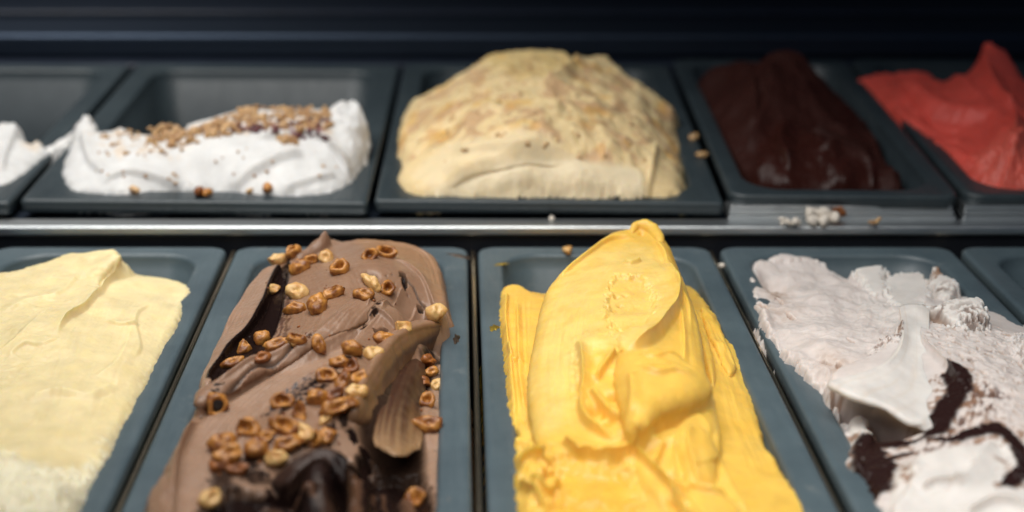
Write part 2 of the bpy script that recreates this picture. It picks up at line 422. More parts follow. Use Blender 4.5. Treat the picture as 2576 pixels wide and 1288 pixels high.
def plain_mat(name, col, rough=0.5, var=0.15, metal=0.0, scale=40.0):
    m, nt, b = newmat(name); L = nt.links.new
    tc = N(nt, 'ShaderNodeTexCoord'); no = N(nt, 'ShaderNodeTexNoise', Scale=scale, Detail=4.0); L(tc.outputs['Object'], no.inputs['Vector'])
    cr = N(nt, 'ShaderNodeValToRGB'); cr.color_ramp.elements[0].position = 0.3; cr.color_ramp.elements[1].position = 0.7
    cr.color_ramp.elements[0].color = tuple(c * (1 - var) for c in col) + (1,); cr.color_ramp.elements[1].color = tuple(min(1, c * (1 + var)) for c in col) + (1,)
    L(no.outputs['Fac'], cr.inputs[0]); L(cr.outputs[0], b.inputs['Base Color'])
    b.inputs['Roughness'].default_value = rough; b.inputs['Metallic'].default_value = metal
    return m
def nut_mat(name, pale, dark, pos=(0.38, 0.66)):
    m, nt, b = newmat(name); L = nt.links.new
    tc = N(nt, 'ShaderNodeTexCoord'); oi = N(nt, 'ShaderNodeObjectInfo')
    ad = N(nt, 'ShaderNodeVectorMath', operation='ADD'); L(tc.outputs['Object'], ad.inputs[0]); L(oi.outputs['Random'], ad.inputs[1])
    no = N(nt, 'ShaderNodeTexNoise', Scale=190.0, Detail=4.0, Roughness=0.6); L(ad.outputs[0], no.inputs['Vector'])
    cr = N(nt, 'ShaderNodeValToRGB'); e = cr.color_ramp.elements
    e[0].position, e[1].position = pos; e[0].color = dark + (1,); e[1].color = pale + (1,)
    L(no.outputs['Fac'], cr.inputs[0]); L(cr.outputs[0], b.inputs['Base Color'])
    b.inputs['Roughness'].default_value = 0.46; b.inputs['Coat Weight'].default_value = 0.15; b.inputs['Coat Roughness'].default_value = 0.2
    b.inputs['Subsurface Weight'].default_value = 0.15; b.inputs['Subsurface Radius'].default_value = (0.002, 0.001, 0.0004); b.inputs['Subsurface Scale'].default_value = 1.0
    n2 = N(nt, 'ShaderNodeTexNoise', Scale=700.0, Detail=3.0); L(ad.outputs[0], n2.inputs['Vector'])
    bu = N(nt, 'ShaderNodeBump', Strength=0.35, Distance=0.0006); L(n2.outputs['Fac'], bu.inputs['Height']); L(bu.outputs[0], b.inputs['Normal'])
    return m

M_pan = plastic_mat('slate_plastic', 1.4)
M_pan_shaded = plastic_mat('shaded_slate_plastic', 0.58)  # same pan plastic, darkened for the light falling off over the back row
M_steel = steel_mat('brushed_steel', (0.62, 0.65, 0.66), 0.38)
M_bar = steel_mat('gold_reflect_steel', (0.70, 0.58, 0.42), 0.25, (900, 6, 900))  # support bar steel, its golden reflection put into the base colour
M_steel_dark = steel_mat('dark_steel', (0.060, 0.080, 0.115), 0.5)
M_black = plain_mat('black_case_lining', (0.012, 0.014, 0.019), 0.45)
M_sill = plain_mat('dark_sill_paint', (0.014, 0.020, 0.034), 0.4)
# ------------------------------------------------------------------ the display case
def rrect(hx, hy, r, z, n=9):
    out = []
    for (cx, cy, a0) in ((hx - r, hy - r, 0), (-hx + r, hy - r, 90), (-hx + r, -hy + r, 180), (hx - r, -hy + r, 270)):
        for k in range(n):
            a = R(a0 + 90 * k / (n - 1)); out.append((cx + r * math.cos(a), cy + r * math.sin(a), z))
    return out
def box_bm(x0, x1, y0, y1, z0, z1, bev=0.0):
    """a bar with a bevelled outline, as verts and faces"""
    import bmesh
    bm = bmesh.new()
    r = bmesh.ops.create_cube(bm, size=1.0)
    for v in bm.verts:
        v.co.x = x0 + (v.co.x + .5) * (x1 - x0); v.co.y = y0 + (v.co.y + .5) * (y1 - y0); v.co.z = z0 + (v.co.z + .5) * (z1 - z0)
    if bev: bmesh.ops.bevel(bm, geom=bm.edges[:], offset=bev, segments=3, profile=0.5, affect='EDGES')
    return bm
def bar(name, x0, x1, y0, y1, z0, z1, bev, mat, parent=None, kind='structure'):
    bm = box_bm(x0, x1, y0, y1, z0, z1, bev)
    me = bpy.data.meshes.new(name); bm.to_mesh(me); bm.free(); me.materials.append(mat)
    o = bpy.data.objects.new(name, me); C.objects.link(o)
    if parent: o.parent = parent
    elif kind: o['kind'] = kind
    return o

bar('case_floor', -0.9, 1.1, 0.3, 1.9, -0.19, -0.17, 0, M_black)
bar('case_rail', -0.9, 1.1, 0.9468, 0.966, 0.0030, 0.0105, 0.0022, M_steel)
bar('case_rail_shade', -0.9, 1.1, 0.950, 0.963, -0.17, 0.0032, 0, M_black)  # black strip in place of the shade on the rail's front face
bar('case_ledge', -0.9, 1.1, 0.9665, 0.992, -0.01, 0.0085, 0.001, M_steel_dark)
bar('case_back_step', -0.9, 1.1, 1.349, 1.40, -0.1, 0.040, 0.002, M_sill)
bar('case_back_sill', -0.9, 1.1, 1.375, 1.62, 0.041, 0.064, 0.004, M_steel_dark)
bar('case_back_rim', -0.9, 1.1, 1.47, 1.50, 0.0645, 0.070, 0.002, M_sill)
bar('case_back_wall', -0.9, 1.1, 1.625, 1.66, -0.1, 0.6, 0.0, M_sill)
# thin steel bars that carry the pans, seen in the gaps between them
for x in (-0.1588, 0.0094, 0.1766, 0.3437):
    bar('support_bar', x - 0.0017, x + 0.0017, 0.50, 0.945, -0.016, -0.006, 0.0015, M_bar)

# ------------------------------------------------------------------ pans
def pan(cx, cy, hx, hy, pl, ro, rim, ri, skirt, tilt, yaw, label, dz=0.0, depth=0.105):
    zr = pz(pl, cy) + dz
    L = [rrect(hx - 0.002, hy - 0.002, ro, -skirt), rrect(hx, hy, ro, -skirt), rrect(hx, hy, ro, -0.0022), rrect(hx - 0.0006, hy - 0.0006, ro, -0.0008), rrect(hx - 0.0022, hy - 0.0022, ro, 0.0),
         rrect(hx - 0.004, hy - 0.004, max(ro - 0.002, 0.002), -0.0002),
         rrect(hx - rim + 0.003, hy - rim + 0.003, ri + 0.002, -0.0002), rrect(hx - rim + 0.001, hy - rim + 0.001, ri, -0.0008), rrect(hx - rim, hy - rim, ri, -0.003),
         rrect(hx - rim - 0.001, hy - rim - 0.001, ri, -0.012), rrect(hx - rim - 0.0022, hy - rim - 0.0022, ri, -0.0125), rrect(hx - rim - 0.006, hy - rim - 0.006, ri, -depth + 0.012), rrect(hx - rim - 0.018, hy - rim - 0.018, ri, -depth)]
    V = [p for l in L for p in l]; n = len(L[0]); F = []
    for i in range(len(L) - 1):
        for k in range(n):
            F.append((i * n + k, i * n + (k + 1) % n, (i + 1) * n + (k + 1) % n, (i + 1) * n + k))
    F.append(tuple((len(L) - 1) * n + k for k in range(n)))
    o = mesh_obj('gelato_pan', V, F, M_pan if pl is FRONT else M_pan_shaded)
    o.location = (cx, cy, zr); o.rotation_euler = (R(tilt), 0, R(yaw))
    return tag(o, label, 'pan', 'grey pans in the gelato case')

YR = 0.935
for cx, lab in ((-0.2415, 'grey pan full of smooth custard yellow gelato'), (-0.0745, 'grey pan under the chocolate hazelnut gelato'),
                (0.0930, 'grey pan holding the tall mango yellow gelato'), (0.2602, 'grey pan of cream white gelato swirled with dark sauce'),
                (0.4272, 'dark hollow grey pan cut off at the right edge of the front row')):
    pan(cx, YR - 0.2, 0.0802, 0.2, FRONT, 0.011, 0.0165, 0.027, 0.012, 0, 0, lab)
yb = 0.966
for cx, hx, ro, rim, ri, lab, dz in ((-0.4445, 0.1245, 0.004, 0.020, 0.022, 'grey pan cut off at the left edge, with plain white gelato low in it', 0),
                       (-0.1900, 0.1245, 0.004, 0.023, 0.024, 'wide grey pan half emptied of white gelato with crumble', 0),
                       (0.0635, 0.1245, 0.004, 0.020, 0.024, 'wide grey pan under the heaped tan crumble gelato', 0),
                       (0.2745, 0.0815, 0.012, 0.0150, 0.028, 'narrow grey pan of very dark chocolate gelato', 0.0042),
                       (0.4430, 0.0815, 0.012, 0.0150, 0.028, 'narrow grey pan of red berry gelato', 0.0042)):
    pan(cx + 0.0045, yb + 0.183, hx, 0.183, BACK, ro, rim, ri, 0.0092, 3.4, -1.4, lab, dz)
# steel holders under the two narrow pans of the back row
def holder(x0, x1, label):
    e = bpy.data.objects.new('steel_holder', None); C.objects.link(e); e.location = ((x0 + x1) / 2, 0.9675, 0.0095); tag(e, label, 'holder', 'ribbed steel holders in the case')
    w = (x1 - x0) / 2
    for k, (ya, yb_, za, zb) in enumerate(((-0.0055, 0.02, 0.0, 0.0036), (-0.0030, 0.02, 0.0038, 0.0070), (-0.0012, 0.02, 0.0072, 0.0102))):
        o = bar('steel_rib', -w + 0.001 * k, w - 0.001 * k, ya, yb_, za, zb, 0.0009, M_steel, e)
    return e
holder(0.1915, 0.3535, 'ribbed steel holder under the front of the dark chocolate pan')
holder(0.3585, 0.5205, 'ribbed steel holder under the front of the red gelato pan')

# ------------------------------------------------------------------ custard yellow gelato (front row, far left)
def make_custard():
    F = Field([(-60, 690, 0.0), (0, 679, 0.002), (70, 668, 0.003), (150, 660, 0.002), (230, 668, 0.0), (300, 672, -0.002), (380, 685, -0.001), (440, 698, -0.0005), (484, 720, 0.0002), (478, 750, 0.0008), (452, 810, 0.0012), (410, 890, 0.0015), (360, 985, 0.0012), (305, 1090, 0.0012), (255, 1185, 0.0012), (200, 1290, 0.001), (170, 1350, 0.0), (-400, 1350, 0.0), (-330, 1100, 0.0), (-200, 880, 0.0)],
              [(60, 760, 0.010), (200, 740, 0.010), (330, 740, 0.006), (100, 850, 0.013), (250, 850, 0.010), (60, 950, 0.010), (230, 960, 0.009), (30, 1080, 0.007), (180, 1090, 0.009), (60, 1180, 0.012), (150, 1250, 0.010), (0, 1250, 0.014), (-100, 1000, 0.01)],
              ragged=(0.0007, 0.006), edge=0.006, seed=21, k=1.5)
    F.paint(np.ones_like(F.X), (0.865, 0.715, 0.395))
    F.Z += 0.0026 * fbm(F.X, F.Y, 0.045, 4, 2)
    # ridge and tip at the top
    F.slab([(-40, 700, .010), (40, 676, .011), (120, 652, .013), (170, 632, .015), (215, 629, .017), (262, 621, .020), (292, 620, .021), (300, 634, .0195), (294, 655, .017), (270, 672, .015), (250, 700, .012), (235, 745, .011), (205, 785, .011), (160, 815, .012), (130, 850, .011), (60, 850, .011), (-40, 820, .011)], [(100, 720, .0125), (180, 680, .0145)], r=0.006, ov=0.0008, wall=1.6, ragged=0.0006)
    F.lip([(302, 632, .02), (292, 660, .016), (262, 690, .013), (246, 730, .011), (215, 775, .011), (165, 815, .011), (140, 860, .011)], 0.0034, 0.016, drop=0.0022, ov=0.0012, tap=(0.05, 0.25), side=-1)
    F.lip([(260, 800, .01), (300, 815, .01), (340, 808, .01), (352, 800, .01)], 0.0016, 0.01, drop=0.002, tap=(0.3, 0.3), side=1)
    F.lip([(370, 760, .006), (340, 800, .008), (350, 860, .009), (330, 890, .009)], 0.0010, 0.012, drop=0.002, side=-1)
    F.lip([(20, 905, .01), (60, 880, .01), (110, 880, .01), (150, 860, .011)], 0.0010, 0.012, drop=0.002)
    F.lip([(200, 690, .012), (150, 735, .012), (70, 760, .011), (0, 790, .011)], 0.0009, 0.012, drop=0.003, side=-1)
    F.lip([(60, 1010, .009), (130, 985, .010), (220, 990, .010), (290, 960, .008)], .0016, .016, drop=.005, side=1)
    F.lip([(-40, 900, .012), (40, 860, .013), (110, 800, .013), (150, 760, .013)], .0018, .018, drop=.006, side=-1)
    F.lip([(330, 830, .008), (300, 900, .010), (240, 950, .010)], .0012, .012, drop=.004, side=1)
    F.blob(350, 720, .004, 0.020, 0.012, -0.0025, 0.5); F.blob(120, 1050, .008, 0.028, 0.014, -0.002); F.blob(330, 900, .009, 0.012, 0.03, 0.0015)
    for i, pth in enumerate([[(420, 720, .003), (330, 900, .008), (230, 1100, .008)], [(300, 720, .006), (200, 950, .009), (120, 1150, .01)], [(160, 760, .01), (90, 950, .01), (0, 1120, .01)]]):
        F.drag(pth, 0.022, 0.00016, 0.0032, seed=60 + i)
    # the icier rough patch at the front
    m = F.area([(-200, 1170, .01), (-30, 1130, .01), (80, 1160, .012), (170, 1160, .011), (250, 1120, .01), (330, 1060, .003), (260, 1200, .005), (180, 1340, .005), (-300, 1340, .01)], 0.008, 0.006)
    F.rough(m, 0.0022, 0.011, 8); F.rough(m, 0.0009, 0.004, 12)
    F.paint(m * 0.75, (0.86, 0.81, 0.62))
    n = fbm(F.X, F.Y, 0.02, 91, 3); F.paint(0.35 * sstep(0.1, 0.6, n) * (1 - m), (0.85, 0.69, 0.33))
    m2 = F.area([(-100, 700, .01), (240, 650, .015), (250, 720, .012), (150, 830, .012), (60, 960, .01), (-150, 960, .01)], 0.01, 0.005)
    F.rough(m2, 0.0006, 0.011, 14, False, 3); F.rough(np.ones_like(F.X), 0.00012, 0.004, 15, False)
    F.finish_edge()
    o = F.build('custard_gelato', gelato_mat('custard', 0.45, (0.008, 0.006, 0.003), 0.36, 0.08))
    tag(o, 'pale custard yellow gelato filling the leftmost pan of the front row', 'gelato')
    return F
F_custard = make_custard()

# ------------------------------------------------------------------ chocolate gelato under hazelnuts (front row)
CH = (0.285, 0.166, 0.104); CHL = (0.345, 0.215, 0.145); CHT = (0.340, 0.185, 0.085); DK = (0.035, 0.018, 0.013)
def make_choc():
    F = Field([(822, 600, .017), (870, 604, .020), (920, 599, .022), (975, 600, .022), (1040, 613, .019), (1085, 636, .016), (1108, 668, .012), (1118, 720, .009), (1126, 775, .009), (1122, 810, .004), (1120, 850, -.006), (1136, 900, -.010), (1140, 1000, -.009), (1141, 1140, -.006), (1142, 1300, -.004), (1143, 1400, -.004), (340, 1400, .008), (366, 1288, .008), (372, 1240, .008), (402, 1195, .008), (440, 1130, .007), (468, 1065, .006), (495, 1010, .005), (503, 975, .005), (502, 948, .005), (525, 900, .005), (560, 830, .005), (600, 760, .006), (640, 705, .007), (690, 662, .009), (760, 640, .012)],
              [(850, 720, .024), (950, 690, .026), (740, 720, .017), (860, 800, .024), (700, 800, .014), (1020, 690, .022), (1000, 780, .024), (700, 940, .014), (600, 1050, .011), (520, 1150, .010), (470, 1250, .010), (900, 880, .024), (850, 960, .021), (760, 1020, .018), (700, 1100, .016), (900, 1010, .018), (960, 1130, -.002), (1000, 1180, -.004), (880, 1250, -.002), (760, 1250, -.004), (600, 1250, .008), (1085, 1000, -.008), (1085, 1150, -.006), (1060, 1250, -.004), (1040, 900, .004)],
              ragged=(0.0006, 0.006), edge=0.004, seed=33, k=1.6)
    F.paint(np.ones_like(F.X), CH)
    F.Z += 0.0008 * fbm(F.X, F.Y, 0.03, 4, 2)
    one = np.ones_like(F.X)
    # tip behind the hazelnuts at the very top
    F.slab([(716, 652, .016), (752, 634, .018), (782, 610, .021), (806, 592, .026), (819, 583, .028), (826, 590, .026), (832, 604, .022), (810, 622, .02), (770, 645, .017), (735, 664, .015)], [], r=0.002, wall=4)
    F.lip([(735, 648, .017), (790, 622, .02), (835, 604, .021)], .0015, .008, drop=.0015, side=-1)
    # left flap, a smooth ribbon leaning on the rim
    m = F.slab([(706, 664, .016), (675, 672, .014), (640, 706, .012), (604, 758, .010), (565, 825, .009), (529, 900, .008), (505, 948, .008), (503, 985, .009), (524, 958, .013), (547, 914, .014), (588, 868, .015), (626, 833, .016), (654, 790, .017), (672, 742, .018), (690, 698, .018)], [(620, 775, .0145), (560, 870, .0125), (655, 715, .0155)], r=.0022, ov=.0006, ragged=.0002, paint=CHL)
    F.drag([(690, 670, .016), (625, 760, .014), (570, 850, .012), (515, 950, .010)], .012, .0003, .0013, seed=41)
    F.lip([(690, 664, .014), (640, 708, .012), (600, 770, .010), (560, 840, .009)], .0012, .005, drop=.0012, side=1)
    # dark sauce filled slit beside the flap
    ms = F.slab([(722, 664, .012), (697, 694, .011), (680, 742, .0105), (661, 792, .0095), (631, 836, .009), (593, 872, .0085), (553, 917, .008), (529, 952, .008), (533, 968, .008), (560, 955, .008), (615, 930, .009), (655, 898, .0095), (682, 855, .0105), (704, 800, .0115), (712, 750, .0125), (720, 705, .0135)], [], mode='set', soft=.0006, ragged=.0003, sauce=1.0)
    slit = [(722, 664, .012), (697, 694, .011), (680, 742, .0105), (661, 792, .0095), (631, 836, .009), (593, 872, .0085), (553, 917, .008), (529, 952, .008), (533, 968, .008), (560, 955, .008), (615, 930, .009), (655, 898, .0095), (682, 855, .0105), (704, 800, .0115), (712, 750, .0125), (720, 705, .0135)]
    F.sauce = np.maximum(F.sauce, F.area(slit, .0006, .0003, .004, grow=.0019))
    # second smear line right of slit
    mm = F.line([(722, 690, .018), (710, 745, .017), (698, 790, .016), (690, 830, .015)], .0016, wob=.0012); F.sauce = np.maximum(F.sauce, 0.75 * mm)
    mm = F.line([(728, 720, .018), (722, 790, .017), (716, 850, .016), (700, 890, .015)], .0011, wob=.0012); F.paint(mm * .7, (0.10, 0.045, 0.02))
    q = F.area([(716, 690, .018), (730, 700, .018), (726, 800, .018), (715, 870, .016), (690, 895, .015), (684, 860, .014), (704, 800, .015), (712, 740, .017)], .0018, .003, .004)
    F.paint(.85 * q * sstep(-.25, .2, fbm(F.X * 1.5, F.Y * .4, .004, 61, 3)), (.085, .036, .022))
    # big dome drag lines
    F.drag([(760, 640, .018), (830, 760, .024), (790, 860, .020)], .03, .00028, .0022, seed=42)
    F.drag([(870, 604, .021), (980, 604, .022), (1075, 645, .015), (1112, 740, .010)], .010, .0006, .0016, seed=43)
    F.lip([(960, 640, .024), (1020, 660, .022), (1065, 700, .018), (1098, 755, .014)], .0020, .010, drop=.0012, tap=(.4, .1), side=1)
    F.paint(.55 * F.area([(900, 600, .022), (980, 600, .022), (1060, 622, .018), (1105, 670, .012), (1118, 760, .009), (1100, 750, .012), (1060, 690, .018), (1000, 650, .022), (930, 630, .024)], .004), (.36, .20, .10))
    # the swirl at the right of the dome
    mh = F.blob(934, 692, .026, .0042, .0034, 1, mask=True); F.Z -= .006 * mh; F.sauce = np.maximum(F.sauce, sstep(.35, .55, mh))
    F.lip([(915, 800, .024), (935, 768, .025), (965, 745, .025), (1000, 735, .024), (1035, 742, .022), (1062, 765, .02)], .0022, .011, drop=.0022, ov=.0006, tap=(.2, .1), side=1)
    F.lip([(958, 800, .022), (975, 775, .023), (1000, 762, .023), (1030, 768, .021), (1048, 790, .02)], .0018, .007, drop=.0020, ov=.0004, tap=(.15, .15), side=1)
    F.lip([(925, 815, .022), (945, 802, .022), (975, 805, .022), (1005, 822, .02)], .0016, .007, drop=.0022, ov=.0004, side=1)
    for p in ([(1020, 756, .02), (1034, 770, .02), (1044, 795, .019)], [(1003, 772, .02), (1010, 790, .02)], [(938, 824, .022), (955, 826, .022), (975, 818, .022)], [(1005, 697, .022), (1012, 692, .022), (1020, 712, .021)], [(1048, 730, .018), (1062, 735, .018)]):
        q = F.line(p, .0019, (.3, .3), .0006); F.Z -= .004 * q; F.sauce = np.maximum(F.sauce, q)
    q = F.line([(1008, 690, .022), (1040, 710, .02), (1075, 742, .016), (1100, 772, .013)], .0007, wob=.0008); F.Z -= .0015 * q; F.sauce = np.maximum(F.sauce, q * .8)
    F.lip([(990, 730, .023), (1008, 712, .022), (1016, 706, .022)], .0012, .004, side=-1); F.lip([(1030, 745, .02), (1052, 725, .019)], .0012, .004, side=-1)
    F.slab([(1070, 775, .016), (1098, 756, .015), (1126, 772, .013), (1132, 796, .011), (1122, 815, .009), (1095, 812, .012), (1072, 800, .014)], [(1098, 786, .0165)], r=.005, wall=3)
    # long roll from the middle down to the left edge
    F.slab([(930, 742, .028), (895, 752, .0275), (850, 794, .026), (803, 836, .024), (770, 858, .0225), (702, 889, .020), (642, 911, .018), (582, 946, .016), (540, 970, .0145), (504, 990, .013), (497, 1018, .012), (520, 1012, .0125), (590, 975, .014), (660, 935, .016), (740, 905, .018), (820, 868, .020), (895, 828, .022), (945, 790, .024), (962, 760, .0255)], [(870, 800, .0265), (760, 877, .0222), (640, 925, .0178)], r=.0045, ov=.0020, ragged=.0002, wall=3, lift=.004)
    F.drag([(940, 765, .026), (830, 850, .023), (700, 910, .018), (520, 1000, .013)], .016, .0005, .0017, seed=44)
    F.lip([(810, 836, .024), (765, 868, .022), (700, 897, .02), (640, 920, .018), (575, 960, .0155), (530, 990, .0135)], .0016, .004, drop=.0010, tap=(.1, .2), side=-1)
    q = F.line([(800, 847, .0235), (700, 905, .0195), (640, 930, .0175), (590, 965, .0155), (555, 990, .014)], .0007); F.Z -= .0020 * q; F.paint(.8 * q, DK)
    q = F.line([(930, 745, .027), (893, 754, .0265), (850, 796, .025), (803, 838, .0232), (770, 860, .0217), (702, 891, .0192), (642, 913, .0172), (582, 948, .0152)], .0008, wob=.0004); F.sauce = np.maximum(F.sauce, .9 * q); F.Z -= .0012 * q
    # broad smoothed swath below the roll
    F.slab([(905, 838, .021), (840, 872, .0195), (760, 910, .0175), (670, 945, .0150), (600, 985, .0130), (545, 1020, .0115), (505, 1055, .0100), (470, 1130, .0090), (445, 1210, .0085), (430, 1330, .008), (560, 1330, .009), (560, 1210, .010), (585, 1120, .012), (640, 1055, .0145), (690, 1005, .0165), (770, 950, .0190), (850, 905, .021)], [(640, 1010, .0128), (560, 1100, .0098), (500, 1220, .0080)], mode='set', soft=.003, ragged=.0004, paint=CHL, lift=-.002)
    F.drag([(850, 890, .020), (700, 965, .015), (590, 1060, .011), (500, 1200, .008), (470, 1330, .008)], .022, .00035, .0016, seed=45)
    F.drag([(720, 985, .0165), (640, 1050, .0145), (575, 1150, .0115)], .008, .0006, .0012, seed=46)
    # raised outer lip along the left edge
    F.lip([(500, 1040, .011), (470, 1085, .0105), (448, 1140, .010), (436, 1225, .010), (430, 1310, .010)], .0040, .013, drop=.0016, ov=.0010, tap=(.15, 0.02), side=-1)
    F.drag([(490, 1040, .011), (440, 1130, .010), (400, 1230, .010), (385, 1330, .01)], .009, .0005, .0014, seed=47)
    q = F.line([(395, 1205, .01), (412, 1180, .01), (420, 1215, .01), (412, 1290, .01)], .0012); F.Z -= .001 * q
    # speckled sauce beside the swath
    q = F.area([(705, 985, .0165), (735, 968, .018), (800, 950, .0195), (830, 965, .019), (790, 990, .0185), (765, 1010, .018), (735, 1020, .0175), (700, 1040, .0165), (672, 1050, .0155), (680, 1020, .016)], .002, .004, .003)
    n = sstep(-.15, .15, fbm(F.X, F.Y, .0022, 7, 3)); F.paint(.85 * q * n, (.025, .03, .04)); F.wet = np.maximum(F.wet, q * n)
    F.lip([(850, 905, .021), (780, 945, .0195), (720, 975, .018), (690, 995, .017)], .0014, .006, drop=.0014, side=-1)
    # curled flap on the right and the fan shaped scallop under it
    for pl_ in (0,):
        mw = F.area([(1125, 835, .012), (1060, 850, .018), (1000, 880, .02), (955, 940, .018), (915, 1000, .016), (905, 1060, .014), (930, 1120, .006), (930, 1300, 0), (1060, 1300, -.004), (1060, 1000, -.004), (1080, 900, -.004)], .003)
        F.sauce = np.maximum(F.sauce, mw * .9)
        F.Z = np.where(mw > .5, np.minimum(F.Z, F.Z * 0 + .000), F.Z) if pl_ else F.Z - .004 * mw
    # strip along the right wall
    F.paint(F.area([(1060, 900, 0), (1138, 860, -.008), (1150, 1300, -.004), (1075, 1300, -.004), (1062, 1160, -.004), (1066, 1020, -.004)], .003), CHL)
    ms2 = F.area([(1062, 900, 0), (1085, 880, -.006), (1090, 960, -.006), (1080, 1020, -.006), (1064, 1030, -.004)], .003, .002); F.sauce = np.maximum(F.sauce, ms2)
    F.sauce *= 1 - F.area([(1076, 1010, -.005), (1100, 950, -.006), (1138, 880, -.008), (1150, 1320, -.004), (1090, 1320, -.004), (1066, 1180, -.004)], .0025, .001)
    F.lip([(1125, 1040, -.007), (1119, 1100, -.006), (1129, 1180, -.005), (1128, 1260, -.004), (1130, 1330, -.004)], .0020, .006, drop=.0012, ov=.0006, side=-1)
    F.rough(F.area([(1105, 1190, -.005), (1125, 1180, -.005), (1142, 1230, -.005), (1142, 1330, -.004), (1110, 1330, -.004), (1095, 1240, -.004)], .003), .003, .006, 9)
    # hollow of dark sauce at the front with folds in it
    q = F.area([(705, 1190, .008), (745, 1152, .011), (800, 1128, .014), (848, 1136, .012), (872, 1165, .010), (905, 1115, .008), (938, 1130, .004), (945, 1150, .004), (1040, 1152, 0), (1062, 1180, -.002), (1050, 1320, -.004), (520, 1320, .004), (560, 1262, .004), (640, 1235, .006), (690, 1222, .007)], .0025, .0015)
    F.Z -= .006 * q; F.sauce = np.maximum(F.sauce, q)
    q = F.area([(540, 1180, .01), (600, 1160, .012), (690, 1190, .010), (705, 1210, .009), (660, 1240, .008), (560, 1240, .008), (530, 1215, .009)], .002, .004, .004); F.sauce = np.maximum(F.sauce, q * .9)
    F.paint(.9 * F.area([(600, 1196, .010), (650, 1186, .012), (705, 1180, .012), (690, 1215, .01), (640, 1230, .009), (590, 1222, .009)], .003, .002), CHL)
    F.sauce *= 1 - F.area([(600, 1200, .010), (650, 1188, .012), (712, 1176, .012), (690, 1212, .01), (640, 1226, .009), (595, 1220, .009)], .003, .003)
    F.slab([(684, 1208, .006), (715, 1172, .012), (752, 1146, .0155), (800, 1124, .018), (838, 1126, .018), (862, 1142, .016), (872, 1168, .013), (866, 1215, .008), (845, 1180, .0135), (820, 1150, .016), (790, 1152, .016), (752, 1178, .0135), (720, 1210, .009)], [], r=.0022, ov=.001, wall=5, paint=(.11, .058, .040), sauce=.7)
    F.slab([(775, 1160, .014), (810, 1150, .0145), (835, 1172, .013), (838, 1230, .008), (850, 1330, .003), (765, 1330, .002), (758, 1250, .006), (760, 1190, .011)], [(800, 1200, .012)], r=.006, wall=2, paint=(.07, .035, .025), sauce=.85)
    F.paint(.6 * F.area([(850, 1150, .012), (900, 1110, .012), (935, 1128, .010), (938, 1200, .006), (925, 1300, .002), (880, 1300, .002), (868, 1220, .006)], .004, .003), (.16, .08, .04))
    for k, p in enumerate(([(905, 1120, .012), (890, 1180, .008), (895, 1290, .004)], [(930, 1130, .010), (925, 1200, .006), (940, 1300, .002)], [(960, 1160, .004), (975, 1210, .002), (1000, 1290, .0)], [(640, 1262, .004), (740, 1255, .003), (800, 1272, .002)], [(1000, 1180, .004), (1030, 1220, .002), (1045, 1300, 0)])):
        F.ridge(p, .005, .0035); q = F.line(p, .0028, wob=.001); F.sauce *= 1 - .65 * q; F.paint(q * .9, (.17, .085, .05))
    q = F.area([(1000, 1175, .002), (1045, 1160, .0), (1060, 1200, -.002), (1050, 1320, -.004), (985, 1320, -.002), (1000, 1240, 0)], .004, .003); F.sauce *= 1 - .6 * q; F.paint(q, (.15, .085, .05))
    F.paint(.9 * F.area([(838, 1068, .017), (870, 1050, .018), (892, 1058, .017), (900, 1100, .013), (880, 1135, .012), (850, 1125, .014), (845, 1090, .016)], .003, .002), CHL)
    for p in ([(800, 1060, .018), (815, 1072, .017), (828, 1085, .016)], [(870, 1045, .018), (885, 1055, .016), (892, 1070, .015)], [(660, 1045, .0155), (672, 1035, .016)], [(690, 1165, .013), (730, 1140, .015), (752, 1120, .016)]):
        q = F.line(p, .0024, (.3, .3), .001); F.sauce = np.maximum(F.sauce, q); F.Z -= .001 * q
    q = F.area([(575, 1262, .004), (650, 1228, .006), (705, 1205, .008), (722, 1215, .008), (760, 1250, .005), (845, 1180, .009), (868, 1135, .011), (905, 1090, .011), (932, 1096, .009), (950, 1165, .003), (1050, 1165, 0), (1052, 1340, -.004), (520, 1340, .004), (540, 1290, .004)], .002, .003)
    rg = np.zeros_like(F.X)
    for p in ([(905, 1125, .012), (892, 1185, .008), (898, 1300, .004)], [(945, 1180, .004), (960, 1240, .002), (975, 1310, .0)], [(1012, 1190, .003), (1030, 1240, .002), (1040, 1310, 0)], [(790, 1190, .010), (800, 1240, .006), (830, 1310, .003)], [(610, 1290, .004), (690, 1272, .003), (760, 1288, .002)]):
        rg = np.maximum(rg, F.line(p, .0032, wob=.0015))
    F.sauce = np.maximum(F.sauce, q * (1 - .75 * rg)); F.paint(rg * q, (.16, .080, .045))
    nz = fbm(F.X, F.Y, .006, 71, 4)
    for p, w, tp in (([(925, 862, .022), (885, 905, .021), (850, 940, .020), (800, 975, .019), (745, 1015, .0175), (690, 1050, .0155)], .0055, (.15, .2)), ([(760, 1120, .016), (690, 1142, .0135), (630, 1165, .012), (560, 1190, .010)], .0060, (.2, .2)),
                     ([(880, 1000, .019), (860, 1040, .018), (800, 1075, .017), (740, 1105, .016)], .0040, (.2, .2)), ([(955, 770, .025), (940, 800, .024), (900, 835, .022)], .0016, (.2, .3)), ([(560, 985, .012), (520, 1015, .011), (500, 1040, .010)], .0012, (.2, .2))):
        q = F.line(p, w, tp, .002) * sstep(-.12, .10, nz); F.sauce = np.maximum(F.sauce, .95 * q)  # dark ribbons added to darken the gaps between the nuts
    # air bubbles
    rr = rngs(5)
    for k in range(46):
        px, py = rr.uniform(450, 1120), rr.uniform(680, 1270); h, n = F.hit(px, py); m = np.exp(-(((F.X - h[0]) ** 2 + (F.Y - h[1]) ** 2) / rr.uniform(.0005, .0010) ** 2)); F.Z -= .0009 * m; F.paint(.5 * m, DK)
    F.rough(one, .00018, .004, 17, False)
    F.sauce = np.clip(F.sauce, 0, 1)
    F.Zs = F.Z.copy()
